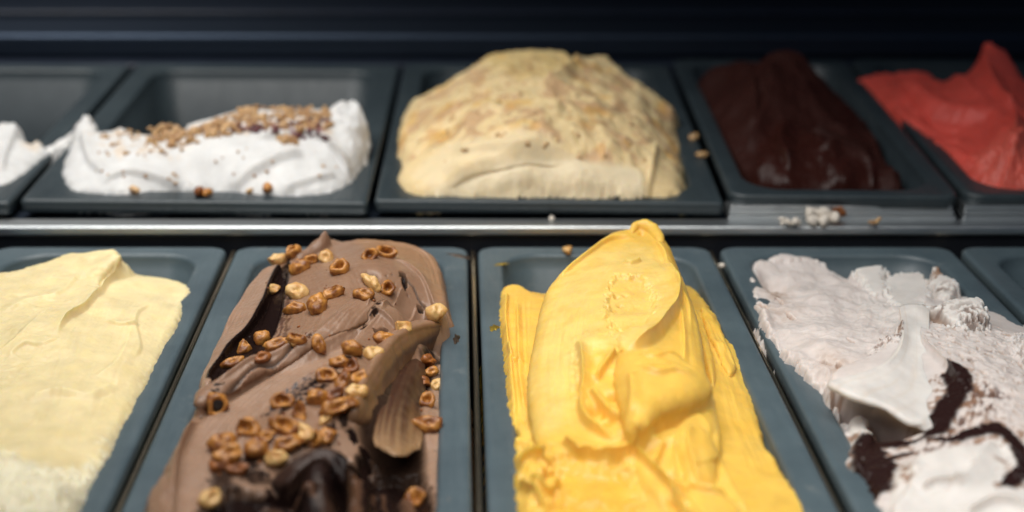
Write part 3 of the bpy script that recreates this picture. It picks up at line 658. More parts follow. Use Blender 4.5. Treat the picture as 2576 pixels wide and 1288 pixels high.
    F.finish_edge()
    o = F.build('chocolate_gelato', gelato_mat('milk_chocolate', .22, (.004, .002, .001), .35, .08), parts=[('chocolate_sauce', F.sauce)])
    tag(o, 'milk chocolate gelato topped with caramelised hazelnuts in the front row', 'gelato')
    mat = o.data.materials[0]
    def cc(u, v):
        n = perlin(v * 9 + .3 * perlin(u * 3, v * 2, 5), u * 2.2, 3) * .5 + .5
        n = n + .35 * sstep(.45, .0, u)  # shade at the right end of the flap put into its colour
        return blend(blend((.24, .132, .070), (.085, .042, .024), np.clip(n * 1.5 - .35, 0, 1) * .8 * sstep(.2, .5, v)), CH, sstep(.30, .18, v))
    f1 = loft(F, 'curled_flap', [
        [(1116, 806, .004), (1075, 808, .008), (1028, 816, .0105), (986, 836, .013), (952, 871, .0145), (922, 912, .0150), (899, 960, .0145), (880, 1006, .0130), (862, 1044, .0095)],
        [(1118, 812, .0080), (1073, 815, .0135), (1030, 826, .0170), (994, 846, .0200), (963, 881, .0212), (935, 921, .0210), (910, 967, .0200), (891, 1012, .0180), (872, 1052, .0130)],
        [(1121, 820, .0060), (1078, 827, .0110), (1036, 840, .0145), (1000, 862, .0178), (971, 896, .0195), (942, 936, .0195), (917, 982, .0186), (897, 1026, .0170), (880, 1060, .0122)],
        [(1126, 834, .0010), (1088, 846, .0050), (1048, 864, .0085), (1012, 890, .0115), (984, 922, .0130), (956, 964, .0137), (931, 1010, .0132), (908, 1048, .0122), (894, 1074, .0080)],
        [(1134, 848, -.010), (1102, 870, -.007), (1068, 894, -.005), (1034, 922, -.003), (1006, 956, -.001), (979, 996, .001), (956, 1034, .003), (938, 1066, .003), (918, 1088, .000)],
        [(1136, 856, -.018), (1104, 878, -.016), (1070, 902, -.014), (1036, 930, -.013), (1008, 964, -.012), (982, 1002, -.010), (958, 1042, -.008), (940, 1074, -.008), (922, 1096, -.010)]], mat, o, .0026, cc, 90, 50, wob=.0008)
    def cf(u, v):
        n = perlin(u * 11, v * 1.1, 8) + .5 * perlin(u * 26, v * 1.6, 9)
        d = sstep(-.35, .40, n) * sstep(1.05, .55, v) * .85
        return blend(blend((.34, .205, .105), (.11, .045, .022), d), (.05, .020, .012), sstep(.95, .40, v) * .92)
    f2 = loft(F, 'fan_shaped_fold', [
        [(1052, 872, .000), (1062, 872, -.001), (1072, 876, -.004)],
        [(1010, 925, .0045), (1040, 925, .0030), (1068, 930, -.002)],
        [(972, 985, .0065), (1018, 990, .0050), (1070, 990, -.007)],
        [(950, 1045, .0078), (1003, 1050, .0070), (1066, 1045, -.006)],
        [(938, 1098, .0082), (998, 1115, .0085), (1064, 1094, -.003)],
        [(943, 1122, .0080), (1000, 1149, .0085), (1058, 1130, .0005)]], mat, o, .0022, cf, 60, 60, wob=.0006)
    return F
F_choc = make_choc()
# ------------------------------------------------------------------ mango yellow gelato (front row)
MG = (0.835, 0.525, 0.098); MGL = (0.845, 0.620, 0.205); MGD = (0.80, 0.43, 0.042)
def make_mango():
    F = Field([(1262, 722, .002), (1287, 709, .004), (1318, 718, .003), (1338, 730, .000), (1400, 740, -.012), (1500, 720, -.014), (1600, 700, -.014), (1700, 705, -.010), (1752, 728, -.003), (1797, 784, .003), (1827, 844, .001), (1857, 879, -.002), (1880, 950, -.003), (1904, 1028, -.003), (1922, 1105, -.003), (1976, 1194, -.002), (2035, 1265, -.002), (2090, 1345, -.002), (2150, 1420, -.002), (1300, 1420, .002), (1299, 1265, .002), (1293, 1176, .002), (1293, 1117, .001), (1279, 1057, -.001), (1275, 998, .001), (1266, 879, .002), (1257, 808, .0015), (1256, 755, .0015)],
              [(1320, 850, .006), (1320, 1000, .004), (1600, 900, .006), (1700, 1100, .004), (1850, 1000, .002), (1890, 1150, .002), (1500, 1220, .009), (1600, 1300, .009), (1350, 1220, .006), (1780, 880, .006), (1780, 1250, .004), (1800, 800, .004)],
              ragged=(0.0012, 0.006), edge=0.004, seed=51, fall=4, k=1.4)
    one = np.ones_like(F.X); F.paint(one, MG); F.Z += .0008 * fbm(F.X, F.Y, .03, 4, 2)
    # strips at both sides
    F.lip([(1275, 725, .006), (1272, 800, .006), (1284, 900, .006), (1292, 985, .005), (1300, 1060, .005)], .0030, .007, drop=.0018, side=-1, tap=(.05, .2))
    F.lip([(1300, 735, .006), (1303, 830, .007), (1306, 930, .007), (1322, 1040, .006)], .0026, .005, drop=.0014, side=1)
    F.drag([(1305, 725, .006), (1305, 860, .007), (1312, 980, .006), (1330, 1100, .006)], .010, .0006, .0016, seed=31)
    F.drag([(1800, 800, .003), (1850, 920, .001), (1890, 1050, .001), (1960, 1220, .001)], .018, .0004, .003, seed=32)
    F.lip([(1275, 870, .004), (1290, 900, .005), (1320, 910, .006)], .002, .006)
    # main tall slab
    MS = [(1586, 566, .038), (1598, 553, .041), (1616, 548, .042), (1636, 553, .0415), (1653, 567, .0395), (1681, 604, .037), (1709, 668, .033), (1737, 742, .029), (1762, 832, .0235), (1770, 900, .0205), (1792, 975, .0165), (1806, 1050, .0125), (1812, 1130, .008), (1790, 1190, .006), (1650, 1215, .007), (1500, 1200, .009), (1400, 1165, .009), (1363, 1122, .010), (1341, 1045, .012), (1331, 950, .0155), (1345, 855, .020), (1372, 732, .0265), (1400, 690, .0285), (1453, 638, .033), (1518, 589, .037), (1558, 571, .038)]
    F.slab(MS, [(1560, 690, .036), (1480, 790, .031), (1430, 930, .0215), (1440, 1060, .0135), (1600, 830, .031), (1680, 760, .031), (1620, 950, .023), (1560, 1080, .015), (1720, 950, .019)], r=.007, ov=.0012, wall=4.5, ragged=.0003)
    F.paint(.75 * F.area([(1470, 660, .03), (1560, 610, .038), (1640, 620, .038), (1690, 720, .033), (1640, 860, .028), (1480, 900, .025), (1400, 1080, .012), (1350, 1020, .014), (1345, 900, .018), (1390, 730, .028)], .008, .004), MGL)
    F.drag([(1500, 640, .036), (1420, 760, .029), (1380, 900, .021), (1390, 1080, .012)], .022, .00020, .0026, seed=33)
    F.drag([(1440, 780, .029), (1425, 950, .021), (1450, 1110, .011)], .016, .00028, .0018, seed=37)
    F.drag([(1660, 600, .038), (1712, 720, .031), (1745, 850, .023), (1760, 990, .017)], .011, .00045, .0034, seed=34)
    F.lip([(1400, 700, .0285), (1476, 641, .034), (1536, 597, .038), (1602, 586, .040)], .0022, .006, drop=.0016, tap=(.2, .1), side=1)
    F.lip([(1642, 585, .041), (1668, 622, .038), (1690, 690, .033), (1728, 765, .028), (1742, 850, .0235)], .0020, .008, drop=.0018, tap=(.1, .3), side=1)
    F.lip([(1690, 700, .033), (1716, 790, .028), (1722, 880, .023), (1716, 930, .02)], .0016, .006, drop=.0018, side=1)
    # curl at the peak
    F.slab([(1586, 570, .040), (1596, 552, .0435), (1617, 545, .045), (1640, 551, .0445), (1658, 570, .042), (1668, 600, .039), (1656, 606, .038), (1644, 585, .040), (1628, 568, .041), (1606, 566, .0405), (1592, 580, .039)], [], r=.003, ov=.0008, wall=4)
    q = F.blob(1617, 571, .041, .0022, .0030, 1, mask=True); F.Z -= .004 * q
    F.lip([(1570, 655, .036), (1585, 662, .036), (1602, 656, .0365), (1612, 648, .037)], .0022, .006, drop=.0016, side=1)
    # upper crust with an edge breaking away to the right
    F.lip([(1660, 640, .037), (1692, 700, .034), (1704, 735, .032), (1698, 778, .030), (1670, 822, .028), (1650, 848, .0275), (1628, 866, .027), (1595, 880, .026), (1570, 888, .026)], .0062, .026, drop=.0040, ov=.0014, tap=(.3, .12), side=-1)
    F.drag([(1625, 650, .038), (1670, 720, .034), (1665, 790, .03), (1610, 850, .028)], .02, .00012, .003, seed=38)
    sc = F.area([(1540, 722, .033), (1562, 694, .035), (1606, 700, .0345), (1634, 732, .033), (1650, 785, .030), (1632, 818, .029), (1600, 846, .028), (1548, 838, .028), (1528, 785, .031)], .0025, .003)
    F.Z -= .0028 * sc; F.rough(sc, .0007, .012, 3, False, 2); F.rough(sc, .00018, .004, 4, False); F.paint(.5 * sc, (.84, .55, .14))
    for px, py in ((1552, 752), (1574, 748), (1560, 770), (1545, 780)):
        q = F.blob(px, py, .031, .0016, .0016, 1, mask=True); F.Z -= .0016 * q; F.paint(q * .6, (.62, .30, .03))
    sc2 = F.area([(1450, 860, .026), (1500, 845, .027), (1560, 870, .027), (1560, 930, .026), (1580, 1020, .022), (1590, 1090, .018), (1520, 1080, .015), (1470, 1040, .016), (1455, 960, .021)], .004, .004)
    F.rough(sc2, .0014, .015, 6, False, 2); F.rough(sc2, .0002, .006, 8, False); F.Z += .0015 * sc2
    F.lip([(1452, 860, .026), (1463, 905, .024), (1468, 960, .022), (1462, 1020, .018), (1478, 1060, .016), (1520, 1092, .015), (1570, 1104, .0155)], .0042, .007, drop=.0022, ov=.0006, side=1)
    F.lip([(1500, 960, .023), (1520, 930, .025), (1545, 905, .0265), (1552, 900, .0265)], .0040, .006, side=1)
    F.lip([(1480, 985, .021), (1510, 1010, .021), (1540, 1040, .020), (1575, 1050, .020)], .0046, .007, ov=.0006, side=1)
    # second lump, broken from the slab
    F.slab([(1548, 915, .026), (1568, 890, .0300), (1610, 886, .0320), (1648, 896, .0315), (1682, 888, .0315), (1708, 902, .0305), (1738, 922, .0285), (1770, 944, .0265), (1783, 962, .0255), (1774, 984, .0245), (1732, 1004, .0255), (1684, 1020, .0265), (1642, 1044, .0265), (1614, 1074, .0245), (1592, 1094, .0215), (1578, 1078, .0220), (1572, 1040, .0240), (1562, 1000, .0255), (1550, 955, .026)], [(1640, 945, .0312), (1700, 945, .0296), (1600, 1000, .0276), (1670, 990, .0280), (1730, 970, .0272)], r=.0085, ov=.0014, wall=5, ragged=.0004, lift=.0045)
    F.drag([(1590, 920, .031), (1680, 925, .031), (1765, 960, .026)], .012, .0006, .0024, seed=35)
    F.lip([(1600, 905, .0315), (1640, 915, .0315), (1690, 905, .0312), (1720, 915, .0295)], .0012, .006, side=1)
    F.lip([(1610, 925, .034), (1650, 940, .034), (1700, 935, .033), (1750, 950, .030)], .0016, .007, drop=.0025, side=1)
    F.lip([(1585, 935, .033), (1592, 985, .031), (1586, 1040, .028)], .0022, .006, drop=.0022, side=1)
    F.lip([(1615, 1130, .013), (1650, 1100, .016), (1690, 1075, .018), (1735, 1060, .019)], .0030, .008, drop=.0025, ov=.0006, side=-1)
    F.lip([(1640, 1175, .010), (1660, 1130, .013), (1672, 1100, .016)], .0026, .007, drop=.0025, side=1)
    F.lip([(1770, 1075, .017), (1780, 1130, .013), (1772, 1190, .010)], .0020, .006, drop=.002, side=-1)
    # crevice below the lump and the fold under it
    q = 0 * F.area([(1602, 1098, .014), (1628, 1068, .017), (1684, 1036, .018), (1735, 1020, .017), (1722, 1052, .014), (1690, 1075, .013), (1650, 1098, .012), (1618, 1106, .012)], .0025); F.Z -= .009 * q
    F.slab([(1484, 1094, .012), (1530, 1106, .0140), (1590, 1116, .0150), (1640, 1112, .0155), (1690, 1086, .0165), (1722, 1050, .0180), (1752, 1034, .0180), (1780, 1046, .0165), (1790, 1085, .0125), (1778, 1130, .0090), (1700, 1150, .0075), (1640, 1160, .0070), (1560, 1150, .0080), (1500, 1128, .0095)], [(1740, 1085, .0150), (1620, 1135, .0110)], r=.0035, wall=3, ov=.0006)
    F.lip([(1412, 1112, .0105), (1450, 1138, .0105), (1500, 1150, .0105), (1560, 1150, .0105), (1600, 1135, .011)], .0045, .013, drop=.0025, ov=.001, side=1)
    q = F.area([(1400, 1150, .008), (1520, 1165, .009), (1590, 1180, .009), (1600, 1300, .008), (1480, 1360, .006), (1380, 1330, .005), (1390, 1230, .006)], .006, .004); F.Z -= .0035 * q; F.paint(.5 * q, MGD); F.wet = np.maximum(F.wet, .6 * q)  # sunken front zone painted amber for its shade
    F.rough(q, .0010, .014, 10, False)
    # rolls running down to the front
    F.slab([(1690, 1080, .017), (1728, 1050, .0195), (1770, 1058, .0180), (1796, 1100, .0145), (1806, 1160, .0110), (1800, 1205, .0085), (1765, 1222, .0080), (1728, 1205, .0095), (1712, 1160, .0120), (1700, 1120, .0145)], [(1755, 1120, .0165)], r=.007, wall=3)
    F.lip([(1738, 1060, .019), (1730, 1110, .0155), (1745, 1170, .012), (1760, 1215, .0085)], .0018, .005, side=1); F.lip([(1700, 1090, .016), (1690, 1140, .0125), (1700, 1190, .0095)], .0022, .006, side=-1)
    F.slab([(1585, 1130, .012), (1625, 1140, .0125), (1680, 1190, .0115), (1740, 1240, .0105), (1790, 1300, .010), (1800, 1380, .009), (1720, 1380, .008), (1660, 1290, .009), (1610, 1210, .010)], [(1680, 1230, .0125)], r=.006, wall=2)
    F.slab([(1720, 1225, .009), (1790, 1225, .0095), (1860, 1260, .008), (1895, 1330, .006), (1800, 1360, .008), (1750, 1290, .009)], [], r=.006, wall=2)
    F.lip([(1580, 1120, .012), (1630, 1170, .011), (1690, 1250, .009), (1730, 1340, .007)], .0042, .006, drop=.0016, ov=.001, side=1)
    F.lip([(1690, 1195, .01), (1760, 1235, .009), (1840, 1250, .007)], .003, .008, side=1)
    q = F.blob(1708, 1288, .006, .004, .003, 1, mask=True); F.Z -= .006 * q
    F.lip([(1805, 1060, .012), (1806, 1130, .009), (1845, 1220, .006), (1890, 1300, .004)], .002, .01, drop=.002, side=-1)
    # drooping fingers at the right
    F.slab([(1765, 770, .008), (1790, 785, .008), (1812, 820, .008), (1828, 860, .007), (1845, 895, .005), (1848, 920, .004), (1836, 932, .004), (1822, 915, .005), (1805, 880, .006), (1780, 830, .007)], [(1815, 865, .008)], r=.003, wall=4, ov=.0008)
    F.slab([(1740, 760, .012), (1765, 790, .012), (1785, 850, .011), (1800, 920, .009), (1795, 960, .008), (1775, 920, .009), (1755, 840, .011)], [], r=.004, wall=4)
    F.drag([(1770, 780, .009), (1810, 860, .008), (1840, 925, .004)], .010, .0008, .002, seed=36)
    # torn corner front left
    q = F.area([(1290, 1100, .002), (1340, 1110, .006), (1400, 1150, .008), (1420, 1230, .006), (1390, 1340, .005), (1285, 1340, .003)], .004); F.rough(q, .0045, .018, 18, True, 2); F.rough(q, .0008, .007, 19)
    F.lip([(1300, 1165, .004), (1330, 1150, .006), (1360, 1138, .008), (1378, 1128, .009)], .005, .008, drop=.002, ov=.0015, side=1)
    F.lip([(1330, 1230, .004), (1380, 1250, .005), (1410, 1215, .006)], .004, .007, ov=.001, side=1); F.lip([(1298, 1225, .004), (1340, 1245, .004), (1370, 1290, .004)], .004, .008, ov=.001, side=1)
    for p in ([(1372, 1165, .006), (1378, 1195, .005), (1388, 1222, .005)], [(1352, 1200, .005), (1358, 1215, .005)], [(1278, 1058, .001), (1290, 1085, .001), (1294, 1112, .001)]):
        q = F.line(p, .0026, (.3, .3), .0008); F.Z -= .009 * q
    for px, py in ((1512, 1040), (1526, 1056), (1497, 1030), (1540, 1012)):
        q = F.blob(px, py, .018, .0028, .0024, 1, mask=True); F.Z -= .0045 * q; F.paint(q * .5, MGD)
    F.rough(one, .00008, .0035, 17, False); F.rough(one, .0004, .016, 27, False, 2)
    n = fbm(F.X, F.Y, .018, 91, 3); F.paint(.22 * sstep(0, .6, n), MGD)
    F.finish_edge()
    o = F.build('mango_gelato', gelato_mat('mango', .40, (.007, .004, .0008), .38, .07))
    tag(o, 'tall peaked mango yellow gelato in the middle of the front row', 'gelato')
    return F
F_mango = make_mango()

# ------------------------------------------------------------------ cream white gelato with dark sauce (front row, right)
CK = (0.650, 0.585, 0.550); CKW = (0.700, 0.660, 0.620); CKB = (0.36, 0.22, 0.13); SC = (0.030, 0.014, 0.012)
def make_cookie():
    F = Field([(1896, 668, -.001), (1889, 700, .0005), (1894, 745, .001), (1905, 790, .001), (1925, 832, .001), (1946, 852, .002), (1972, 897, .002), (2012, 930, .002), (2045, 968, .001), (2080, 1015, -.002), (2112, 1060, -.003), (2120, 1105, -.001), (2134, 1165, .001), (2168, 1190, .001), (2192, 1245, .001), (2230, 1310, .001), (2290, 1420, 0), (2900, 1420, 0), (2800, 1050, 0), (2670, 880, 0), (2575, 815, -.001), (2505, 775, -.002), (2440, 745, -.003), (2395, 745, -.006), (2345, 722, -.008), (2312, 700, -.008), (2260, 700, -.008), (2200, 704, -.008), (2150, 702, -.008), (2100, 690, -.006), (2070, 664, -.002), (2000, 652, -.0015), (1930, 652, -.0015)],
              [(1960, 720, -.003), (2050, 745, .000), (2150, 790, .002), (1990, 830, .006), (2100, 890, .009), (2240, 840, .008), (2290, 930, .014), (2330, 800, .014), (2420, 890, .020), (2500, 950, .019), (2450, 1040, .018), (2300, 1050, .010), (2350, 1150, .010), (2450, 1260, .010), (2200, 1120, .000), (2300, 1280, .006), (2576, 1100, .014), (2576, 950, .013), (2030, 680, -.003), (2200, 740, -.003)],
              ragged=(0.0024, 0.012), edge=0.0035, seed=61, fall=3)
    one = np.ones_like(F.X); F.paint(one, CK); F.Z += .0012 * fbm(F.X, F.Y, .03, 4, 2)
    # scooped hollow at the back, torn edges round it
    bk = F.area([(1885, 660, 0), (2080, 650, 0), (2200, 720, 0), (2320, 720, 0), (2340, 760, .01), (2270, 800, .01), (2230, 900, .01), (2090, 960, .006), (1960, 890, .003), (1890, 760, 0)], .004)
    F.rough(bk, .0032, .024, 5, False, 2); F.rough(bk, .0006, .010, 6, True, 2); F.rough(bk, .00016, .004, 7, False)
    F.blob(1945, 705, -.002, .010, .014, -.011); F.blob(1985, 745, 0, .007, .010, -.003)
    for px, py, a in ((1942, 700, 1.3), (1950, 725, 1.1), (1925, 775, .5), (1965, 795, .5), (2085, 940, .6), (2120, 952, .5), (2010, 775, .3)):
        q = F.blob(px, py, .002, .008, .014, 1, mask=True) * (.45 + .55 * sstep(-.2, .3, fbm(F.X, F.Y, .004, 9, 3))); F.paint(.7 * a * q, CKB)
    for px, py in ((1935, 712), (1962, 742), (1918, 770), (1990, 800), (2110, 945), (2070, 930), (2140, 880)):
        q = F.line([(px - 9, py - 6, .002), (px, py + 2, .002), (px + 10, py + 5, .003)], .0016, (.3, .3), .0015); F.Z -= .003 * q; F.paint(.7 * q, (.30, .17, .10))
    rim = F.area([(1890, 740, .001), (1925, 760, .004), (1960, 850, .006), (2050, 900, .008), (2130, 940, .010), (2100, 975, .006), (2040, 970, .001), (1970, 905, .002), (1920, 840, .001)], .003)
    F.Z += .002 * rim; F.rough(rim, .0024, .013, 11, True, 2); F.rough(rim, .0004, .006, 12)
    F.paint(.5 * F.area([(2180, 730, -.002), (2300, 690, -.006), (2350, 730, 0), (2300, 800, .01), (2180, 800, .004)], .006, .004), CKW)
    F.drag([(2200, 730, -.003), (2240, 790, .005), (2200, 880, .009)], .03, .0006, .004, seed=51)
    # snow like rubble on the back rim, and upright lumps
    F.slab([(1930, 640, .001), (1960, 630, .003), (2010, 640, .002), (2060, 632, .003), (2110, 642, .002), (2150, 640, .002), (2140, 655, .001), (2040, 652, .001), (1950, 654, .001)], [], r=.003, wall=2, ragged=.002, rsc=.006)
    F.slab([(2146, 640, .002), (2160, 626, .003), (2200, 625, .003), (2216, 640, .002), (2222, 690, .002), (2226, 730, .002), (2190, 735, .001), (2172, 705, .000), (2150, 670, .000)], [(2185, 670, .003)], r=.002, wall=2, ragged=.0030, rsc=.006, paint=CKW)
    F.slab([(2232, 706, -.002), (2250, 690, .000), (2290, 684, .001), (2318, 690, .001), (2340, 722, .001), (2330, 760, .004), (2270, 770, .004), (2236, 745, .000)], [(2290, 715, .000)], r=.002, wall=2, ragged=.0030, rsc=.006, paint=CKW)
    F.slab([(2346, 700, .004), (2352, 668, .008), (2375, 656, .009), (2404, 668, .008), (2410, 690, .006), (2400, 735, .003), (2378, 742, .002), (2352, 736, .001)], [(2378, 700, .0065)], r=.002, wall=3, ragged=.0026, rsc=.005, paint=CKW)
    q = F.area([(2346, 690, .006), (2355, 664, .009), (2380, 655, .009), (2404, 668, .008), (2398, 688, .007), (2370, 682, .008)], .002, .003, .003); F.paint(.95 * q, (.25, .14, .08)); F.rough(q, .002, .005, 13)
    # right bank of torn gelato
    bank = F.area([(2325, 770, .018), (2480, 790, .016), (2560, 840, .012), (2800, 1000, .01), (2800, 1120, .012), (2560, 1090, .014), (2430, 1060, .016), (2400, 980, .016), (2345, 890, .016), (2320, 830, .018)], .004)
    F.rough(bank, .0014, .015, 14, True, 2); F.Z += .00045 * bank * fbm(F.X * .6 + F.Y * .3, F.Y * 1.6, .0042, 15, 3); F.Z += .001 * bank
    n = sstep(.25, .55, fbm(F.X * 1.0, F.Y * .6, .0035, 19, 4)); F.paint(.45 * n * bank, CKB); F.Z -= .0008 * n * bank
    F.slab([(2330, 772, .021), (2375, 757, .0245), (2430, 748, .0260), (2462, 748, .0250), (2478, 770, .0235), (2476, 806, .0205), (2456, 826, .0185), (2425, 818, .0195), (2402, 806, .0205), (2388, 814, .0195), (2362, 792, .0205)], [(2420, 780, .0235)], r=.002, wall=3, ragged=.0024, rsc=.006, ov=.001, paint=CKW)
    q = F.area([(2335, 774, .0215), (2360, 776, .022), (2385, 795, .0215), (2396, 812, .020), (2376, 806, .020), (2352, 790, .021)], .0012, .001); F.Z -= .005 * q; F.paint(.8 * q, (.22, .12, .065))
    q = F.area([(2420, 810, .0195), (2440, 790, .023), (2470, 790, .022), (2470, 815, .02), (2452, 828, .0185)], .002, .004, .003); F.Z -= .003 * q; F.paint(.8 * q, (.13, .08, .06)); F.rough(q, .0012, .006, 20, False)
    F.rough(F.area([(2540, 850, .01), (2590, 830, .01), (2650, 880, .01), (2620, 930, .012), (2560, 900, .014)], .004), .006, .008, 21)
    for px, py, rx in ((2375, 668, .007), (2395, 690, .004), (2440, 800, .008), (2466, 812, .006), (2360, 790, .006), (2500, 880, .004), (2545, 930, .004), (2440, 920, .003), (2518, 1000, .005), (2350, 850, .003)):
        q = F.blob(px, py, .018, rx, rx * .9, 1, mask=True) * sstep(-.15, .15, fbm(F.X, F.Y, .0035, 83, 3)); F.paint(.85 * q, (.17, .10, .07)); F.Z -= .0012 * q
    # ledge left of the swoop, with flecks of brown
    F.slab([(2078, 962, .012), (2100, 930, .0155), (2150, 905, .0180), (2200, 885, .0195), (2240, 850, .0210), (2262, 815, .0220), (2275, 800, .022), (2268, 850, .0205), (2258, 900, .0195), (2235, 945, .0175), (2190, 965, .0155), (2130, 972, .0135), (2095, 972, .0120)], [(2190, 925, .0188)], r=.0025, wall=2.5, ragged=.0008)
    ql = F.area([(2195, 850, .02), (2225, 820, .02), (2280, 800, .022), (2285, 840, .02), (2262, 870, .02), (2230, 860, .02), (2205, 880, .019)], .003, .003, .003)
    n = sstep(.05, .3, fbm(F.X, F.Y, .0035, 29, 4)); F.paint(.8 * ql * n, (.13, .075, .05)); F.rough(ql, .003, .005, 22)
    for p in ([(2086, 962, .013), (2110, 966, .014), (2140, 968, .0145)], [(2172, 958, .016), (2186, 948, .0165), (2192, 938, .017)], [(2110, 898, .016), (2130, 905, .017), (2142, 905, .017)], [(2260, 795, .022), (2262, 830, .021), (2255, 850, .02)]):
        q = F.line(p, .0010, (.2, .2), .0012); F.paint(.8 * q, (.20, .11, .06)); F.Z -= .0018 * q
    # hollow under the swoop, browned for chocolate residue and the shadow in it
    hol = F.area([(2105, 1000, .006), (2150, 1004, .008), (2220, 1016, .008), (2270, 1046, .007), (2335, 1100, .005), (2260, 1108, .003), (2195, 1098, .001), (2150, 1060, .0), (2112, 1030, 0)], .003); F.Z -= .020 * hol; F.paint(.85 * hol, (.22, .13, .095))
    # the smooth swoop with its thick lip
    F.lip([(2272, 800, .0225), (2266, 860, .0205), (2250, 910, .0185), (2215, 952, .0165)], .0024, .006, drop=.0025, side=-1)
    F.lip([(2325, 800, .019), (2322, 850, .018), (2345, 900, .0155), (2390, 960, .0135), (2410, 1000, .0125)], .0045, .014, drop=.003, ov=.0014, side=1, tap=(.1, .1))
    # white lumps along the left wall
    F.slab([(2136, 1058, .000), (2160, 1040, .002), (2184, 1050, .002), (2182, 1072, .002), (2200, 1092, .0015), (2195, 1130, .001), (2178, 1175, .002), (2168, 1192, .002), (2140, 1186, .001), (2128, 1165, .0005), (2140, 1150, .001), (2135, 1110, -.001)], [(2160, 1090, .004), (2155, 1165, .004)], r=.003, wall=2, ragged=.0012, paint=CKW)
    F.lip([(2145, 1115, .002), (2162, 1108, .003), (2172, 1090, .003)], .002, .004, side=1)
    # smooth white folds at the front
    F.slab([(2248, 1180, .008), (2290, 1140, .012), (2360, 1120, .0135), (2440, 1108, .0145), (2500, 1098, .015), (2560, 1120, .0140), (2620, 1180, .012), (2700, 1300, .010), (2700, 1420, .01), (2240, 1420, .002), (2225, 1300, .003)], [(2330, 1200, .0115), (2430, 1180, .0145), (2500, 1150, .0150), (2420, 1280, .0105), (2300, 1290, .006), (2540, 1260, .0110)], r=.007, wall=2, paint=CKW)
    F.lip([(2500, 1110, .015), (2470, 1160, .0145), (2440, 1200, .0130), (2410, 1225, .0120), (2370, 1235, .011)], .0038, .010, drop=.003, ov=.001, side=1)
    F.lip([(2310, 1225, .0105), (2345, 1205, .0115), (2390, 1215, .0115), (2420, 1240, .0105)], .0042, .009, drop=.003, ov=.0015, side=1)
    F.lip([(2235, 1300, .004), (2280, 1250, .007), (2300, 1200, .0095), (2290, 1160, .011)], .0032, .010, drop=.003, side=-1)
    F.lip([(2420, 1290, .009), (2480, 1260, .0105), (2540, 1262, .0105), (2600, 1290, .01)], .0045, .010, drop=.003, ov=.001, side=1)
    F.lip([(2510, 1105, .015), (2545, 1160, .0135), (2560, 1220, .0118)], .0024, .008, drop=.003, side=1)
    F.blob(2340, 1222, .009, .010, .006, -.0035); F.blob(2450, 1278, .009, .016, .008, -.004)
    F.lip([(2400, 1120, .0138), (2440, 1150, .014), (2450, 1185, .0135)], .0014, .008, side=-1)
    # dark sauce
    nz = fbm(F.X, F.Y, .005, 39, 4)
    lines = [([(2384, 948, .0145), (2402, 972, .0145), (2410, 1000, .014), (2392, 1030, .013), (2366, 1062, .0115), (2352, 1092, .0095), (2322, 1108, .008)], .0062, (.1, .1)),
             ([(2340, 1106, .009), (2290, 1110, .008), (2240, 1106, .006), (2205, 1106, .004), (2188, 1122, .003), (2186, 1160, .002), (2192, 1205, .002), (2206, 1250, .002)], .0078, (.45, .06)),
             ([(2335, 1112, .009), (2400, 1106, .0135), (2450, 1092, .0145), (2500, 1086, .015), (2535, 1098, .0145), (2560, 1130, .0135), (2574, 1170, .0125), (2590, 1220, .0115)], .0042, (.3, .1)),
             ([(2576, 1190, .012), (2545, 1215, .0118), (2520, 1228, .0115)], .0038, (.3, .3)), ([(2205, 1225, .002), (2225, 1180, .004), (2245, 1140, .007), (2300, 1124, .011)], .0050, (.1, .6))]
    sauce = np.zeros_like(F.X)
    for p, w, tp in lines: sauce = np.maximum(sauce, F.line(p, w, tp, .0012))
    st_ = F.area([(2300, 1120, .011), (2370, 1080, .012), (2420, 1030, .014), (2480, 985, .016), (2520, 1020, .016), (2470, 1085, .014), (2390, 1115, .0135), (2320, 1130, .012)], .003, .003)
    stv = sstep(-.05, .22, fbm(F.X - F.Y * .5, F.Y * .35, .0032, 49, 4)); F.paint(.92 * st_ * stv, (.11, .048, .028))
    q = F.blob(2518, 1000, .017, .004, .005, 1, mask=True) * sstep(-.1, .2, nz); F.paint(.8 * q, (.10, .06, .055))
    halo = np.zeros_like(F.X)
    for p, w, tp in lines: halo = np.maximum(halo, F.line(p, w * 2.3, tp, .004))
    F.paint(.85 * halo * sstep(-.05, .25, nz), (.26, .135, .075))
    sauce = sauce * sstep(-1.1, -.8, nz)
    F.paint(sauce, SC); F.sauce = sauce; F.Z += .0009 * sauce; F.rough(sauce, .0004, .008, 24, False)
    # smears on the inner wall, back right
    F.rough(one, .0001, .0035, 17, False)
    F.finish_edge()
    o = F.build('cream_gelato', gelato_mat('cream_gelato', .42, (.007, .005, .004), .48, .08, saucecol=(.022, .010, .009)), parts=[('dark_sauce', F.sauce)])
    tag(o, 'off white gelato with torn top and dark brown sauce, front row on the right', 'gelato')
    def cw(u, v):
        n = perlin(u * 14, v * 1.3, 8) + .5 * perlin(u * 30, v * 2, 9)
        return blend(CKW, (.66, .58, .50), sstep(.1, .8, n) * .5)
